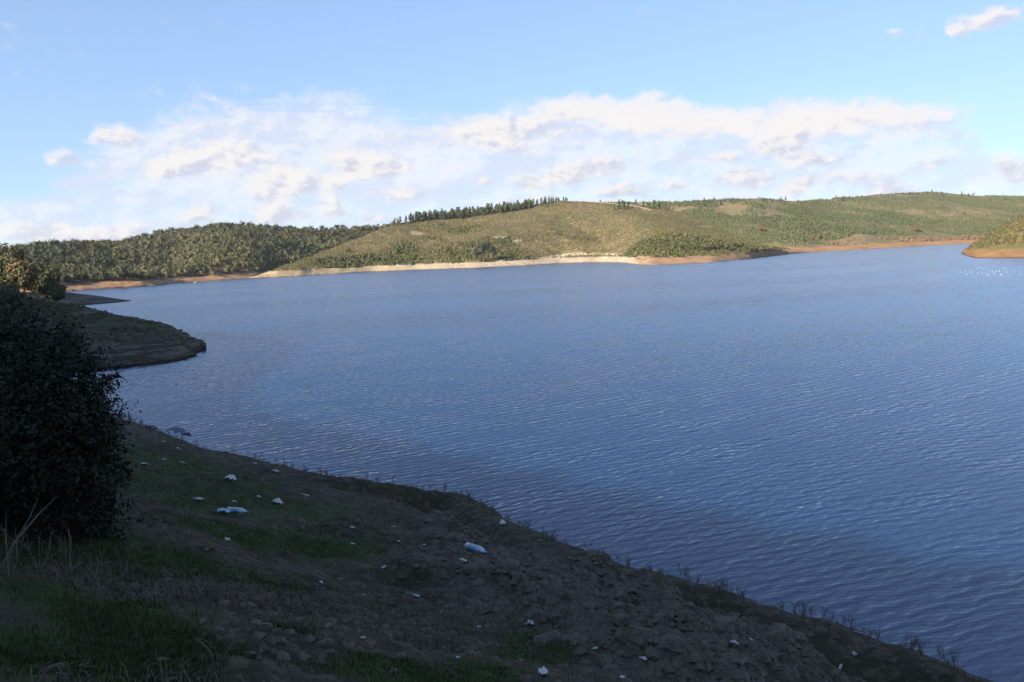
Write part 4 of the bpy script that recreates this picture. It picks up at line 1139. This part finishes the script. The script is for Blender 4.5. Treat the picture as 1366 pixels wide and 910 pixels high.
# ------------------------------------------------------------------ litter
rng = np.random.default_rng(909)
PAPER = plain('white paper', (0.50, 0.49, 0.47), .8, .3, .35, 14)
BLUEP = plain('pale blue plastic film', (0.30, 0.40, 0.52), .45, .5, .25, 16)
CLEAR = plain('clear plastic bottle', (0.30, 0.38, 0.42), .25, .5, .5, 14)
CAPM = plain('blue bottle cap', (0.06, 0.16, 0.42), .4, .5, .1)
LABM = plain('printed bottle wrap', (0.10, 0.24, 0.45), .5, .4, .5, 25)
GREYP = plain('dirty pale plastic', (0.36, 0.35, 0.33), .7, .3, .3, 18)
def lathe(prof, seg=14, dent=0.0, rng=rng):
    V = []; Fq = []
    for i, (z, r) in enumerate(prof):
        for k in range(seg):
            th = 2 * math.pi * k / seg; rr_ = r * (1 + (dent * math.sin(2 * th + i * .7) if 0 < i < len(prof) - 1 else 0)); V.append((z, rr_ * math.cos(th), rr_ * math.sin(th)))
    for i in range(len(prof) - 1):
        for k in range(seg):
            a, b = i * seg + k, i * seg + (k + 1) % seg; Fq.append((a, b, b + seg, a + seg))
    return np.array(V), np.array(Fq)
def bottle(px, py, length, ang_img, label, dent=.12):
    P = hit_near(px, py); nrm = near_normal(P[0], P[1]); r = length * .135
    e = bpy.data.objects.new('water_bottle', None); link(e); e.empty_display_size = .1
    xa = Vector((math.cos(ang_img), math.sin(ang_img), 0)); xa = (xa - nrm * xa.dot(nrm)).normalized(); ya = nrm.cross(xa)
    Mx = Matrix((xa, ya, nrm)).transposed().to_4x4(); Mx.translation = Vector(P) + nrm * (r * .75); e.matrix_world = Mx
    L = length
    prof = [(-.5, 0.0), (-.5, r * .8), (-.47, r), (-.3, r * .97), (-.27, r * .9), (-.24, r), (.02, r), (.05, r * .9), (.08, r), (.2, r * .98), (.32, r * .62), (.4, r * .32), (.46, r * .3)]
    obj('body', mesh_np('bottle body', *lathe([(z * L, q) for z, q in prof], 14, dent), [CLEAR], smooth=True), e)
    obj('wrap', mesh_np('bottle wrap', *lathe([(z * L, r * 1.03) for z in (-.2, -.08, .03)], 14, dent), [LABM], smooth=True), e)
    obj('cap', mesh_np('bottle cap', *lathe([(.43 * L, r * .36), (.51 * L, r * .36), (.51 * L, 0)], 12), [CAPM]), e)
    return tag(e, label, 'bottle')
bottle(635, 736, .36, -.65, 'large crushed clear plastic bottle with blue wrap on the stony slope')
bottle(317, 684, .31, .05, 'blue wrapped plastic bottle lying beside a white scrap on the grass edge')
def scrap(name, px, py, w_, h_, mat, label, cat, group=None, crumple=.35, up=.0, seed=0, rot=0.0):
    P = hit_near(px, py); r2 = np.random.default_rng(1000 + int(px * 7 + py)); n = 7; up *= .7; w_ *= .7; h_ *= .7
    u, v = np.meshgrid(np.linspace(-.5, .5, n), np.linspace(-.5, .5, n))
    z = crumple * min(w_, h_) * (r2.uniform(-.5, .5, u.shape)) + up * h_ * (1 - 2.2 * (np.abs(u) ** 1.5)) * (1 - v * v * 3)
    X = u * w_ * (1 + .25 * r2.uniform(-1, 1, u.shape)); Y = v * h_ * (1 + .25 * r2.uniform(-1, 1, u.shape))
    V = np.stack([X, Y, z - z.min()], -1).reshape(-1, 3)
    V2 = V.copy(); V2[:, 2] -= .004
    nv = len(V); Fq = grid_faces(n, n); Fb = Fq[:, ::-1] + nv
    edge = []
    loop = [j for j in range(n)] + [n * k + n - 1 for k in range(1, n)] + [n * (n - 1) + j for j in range(n - 2, -1, -1)] + [n * k for k in range(n - 2, 0, -1)]
    for a, b in zip(loop, loop[1:] + loop[:1]): edge.append((b, a, a + nv, b + nv))
    o = obj(name, mesh_np(name, np.vstack([V, V2]), np.vstack([Fq, Fb, np.array(edge)]), [mat]))
    nrm = near_normal(P[0], P[1]); q = Vector((0, 0, 1)).rotation_difference(nrm)
    o.rotation_mode = 'QUATERNION'; o.rotation_quaternion = q @ Matrix.Rotation(rot, 3, 'Z').to_quaternion(); o.location = Vector(P) + nrm * .012
    return tag(o, label, cat, group)
scrap('plastic_bag', 307, 641, .26, .2, PAPER, 'white crumpled plastic bag on the bank below the dark hollow', 'bag', up=.8)
scrap('paper_scrap', 298, 684, .24, .17, BLUEP, 'pale blue crumpled film next to the wrapped bottle', 'litter', up=.3)
scrap('paper_scrap', 370, 672, .24, .16, PAPER, 'tented white paper scrap beyond the two bottle pieces', 'litter', up=.9)
scrap('plastic_cup', 671, 700, .16, .16, PAPER, 'upright white crumpled cup in the dark hollow near the rim', 'cup', up=1.1)
scrap('paper_scrap', 617, 749, .16, .09, PAPER, 'small white paper scrap on the green patch below the large bottle', 'litter', up=.4)
scrap('plastic_bag', 723, 901, .10, .13, PAPER, 'small white plastic bag on the stony slope near a grass patch', 'bag', up=.6)
scrap('paper_scrap', 707, 834, .12, .08, PAPER, 'white crumpled paper beside the little grass patch', 'litter', up=.7)
scrap('paper_scrap', 792, 867, .09, .04, PAPER, 'thin flat white paper strip among the stones of the slope', 'litter', up=.2)
scrap('paper_scrap', 998, 855, .16, .07, GREYP, 'larger grey white plastic piece on the stony slope below the rim', 'litter', up=.4)
scrap('paper_scrap', 980, 860, .12, .07, GREYP, 'ragged grey plastic piece beside the larger one on the stony slope', 'litter', up=.5)
scrap('foam_slab', 1148, 846, .22, .08, PAPER, 'white foam slab lying on the rim of the bank', 'litter', crumple=.12, up=.2)
scrap('paper_scrap', 552, 796, .16, .07, BLUEP, 'dull greenish blue film on bare soil of the slope', 'litter', up=.3)
scrap('paper_scrap', 368, 630, .26, .14, GREYP, 'dirty pale plastic heap close to the upper rim', 'litter', up=.5)
scrap('grey_sack', 236, 580, .8, .5, plain('blue grey sack', (.10, .12, .17), .7, .3), 'blue grey sack lying on the upper rim of the bank', 'sack', up=.4)
scrap('grey_sheet', 200, 571, .8, .35, plain('grey sheet', (.2, .21, .23), .7, .3), 'flat grey sheet lying on the rim near the evergreen bush', 'sheet', up=.1)
for px, py, w_, m in [(345, 664, .15, GREYP), (312, 670, .1, PAPER), (265, 667, .22, GREYP), (303, 722, .16, GREYP), (408, 662, .16, GREYP), (470, 705, .12, GREYP), (532, 723, .07, PAPER), (512, 758, .1, GREYP),
                      (428, 778, .08, PAPER), (470, 727, .1, GREYP), (218, 590, .14, PAPER), (237, 599, .16, PAPER), (193, 620, .2, GREYP), (219, 614, .12, GREYP), (243, 618, .14, GREYP), (340, 619, .2, GREYP), (376, 619, .16, GREYP),
                      (525, 704, .1, GREYP), (610, 879, .05, PAPER), (483, 853, .07, GREYP), (639, 838, .08, GREYP), (1122, 890, .09, PAPER), (1140, 873, .1, GREYP), (930, 848, .12, GREYP), (858, 880, .1, PAPER), (485, 795, .05, GREYP), (566, 728, .06, PAPER),
                      (830, 905, .06, PAPER), (1035, 837, .05, GREYP), (760, 745, .1, GREYP), (720, 722, .07, PAPER)]:
    scrap('paper_scrap', px, py, w_, w_ * .55, m, 'tiny pale litter scrap on the dark slope', 'litter', 'litter scraps on the slope', up=.3, rot=float(rng.uniform(0, 3)))
P = hit_near(66, 897); 
o = obj('boulder', stone_mesh('pale boulder', rng, .6, 3, .1)); o.location = (P[0], P[1], P[2] + .01); o.scale = (.065, .05, .055); o.rotation_euler.z = .4
tag(o, 'smooth pale grey stone lying in the grass below the bush', 'stone')

# ------------------------------------------------------------------ gulls, white boulder on the far shore
WHITE = plain('white feathers', (.78, .78, .78), .8, .2, .06, 10); GREYW = plain('grey wing feathers', (.38, .40, .43), .8, .2, .1, 10); BEAK = plain('yellow beak', (.5, .33, .05), .5, .3, .1)
def gull_mesh(k):
    bm = bmesh.new(); r2 = random.Random(k)
    def ell(c, r, mi, rot=0):
        g_ = bmesh.ops.create_icosphere(bm, subdivisions=2, radius=1.0); M_ = Matrix.Translation(c) @ Matrix.Rotation(rot, 4, 'Y') @ Matrix.Diagonal((*r, 1))
        bmesh.ops.transform(bm, matrix=M_, verts=g_['verts'])
        for f in {f for v in g_['verts'] for f in v.link_faces}: f.material_index = mi
    ell((0, 0, .05), (.25, .11, .095), 0, -.1); ell((.2, 0, .15), (.055, .05, .10), 0, .3); ell((.235, 0, .235), (.06, .045, .045), 0)
    ell((-.26, 0, .10), (.14, .05, .025), 0, -.25); ell((-.05, .085, .105), (.22, .035, .055), 1, .12); ell((-.05, -.085, .105), (.22, .035, .055), 1, .12); ell((.305, 0, .228), (.035, .012, .012), 2, .15)
    me = bpy.data.meshes.new('gull'); bm.to_mesh(me); bm.free()
    for m_ in (WHITE, GREYW, BEAK): me.materials.append(m_)
    return me
GM = gull_mesh(1)
birds = [(1275, 358), (1287, 361), (1290, 366), (1286, 364), (1304, 358), (1304, 365), (1312, 359), (1320, 361), (1318, 367), (1324, 362), (1329, 362), (1335, 367), (1340, 358), (1347, 368), (1361, 357), (1361, 366), (1295, 363), (1310, 364),
         (1299, 361), (1333, 362), (1308, 357), (1343, 363), (1353, 361), (1281, 363), (1316, 364), (1326, 365), (1293, 359)]
for px, py in birds:
    p = on_level(px, py, 0); o = obj('gull', GM); o.location = (p[0], p[1], -.01); o.rotation_euler.z = float(rng.uniform(0, 6.28)); sc = float(rng.uniform(.45, .7)); o.scale = (sc,) * 3
    tag(o, 'white gull floating on the water near the brown point', 'gull', 'gulls floating near the brown point')
p = on_level(262, 376.5, .3); o = obj('white_rock', stone_mesh('white rock', rng, .6, 2, .1)); o.data.materials.clear(); o.data.materials.append(plain('bleached rock', (.7, .69, .66), .9, .2, .1, 1))
o.location = (p[0], p[1] - 1, .2); o.scale = (1.0, .8, 1.1); tag(o, 'single white rock at the waterline below the forested ridge', 'rock')

# ------------------------------------------------------------------ thin air between here and the far hills
def haze_box(x0, x1, y0, y1, z0, z1, density):
    bm = bmesh.new(); bmesh.ops.create_cube(bm, size=1.0)
    for v in bm.verts: v.co = Vector(((x0 + x1) / 2 + v.co.x * (x1 - x0), (y0 + y1) / 2 + v.co.y * (y1 - y0), (z0 + z1) / 2 + v.co.z * (z1 - z0)))
    me = bpy.data.meshes.new('haze'); bm.to_mesh(me); bm.free()
    m = bpy.data.materials.new('thin haze'); m.use_nodes = True; t = NT(m.node_tree); t.n.clear()
    o_ = t.new('ShaderNodeOutputMaterial'); v = t.new('ShaderNodeVolumePrincipled'); t.l.new(v.outputs[0], o_.inputs['Volume'])
    v.inputs['Color'].default_value = (0.86, 0.92, 1.0, 1); v.inputs['Density'].default_value = density; v.inputs['Anisotropy'].default_value = 0.2
    me.materials.append(m)
    return tag(obj('haze', me), 'thin pale haze in the air over the lake', kind='stuff')
haze_box(-2500, 2500, -2500, 2500, -5, 125, 0.00006)
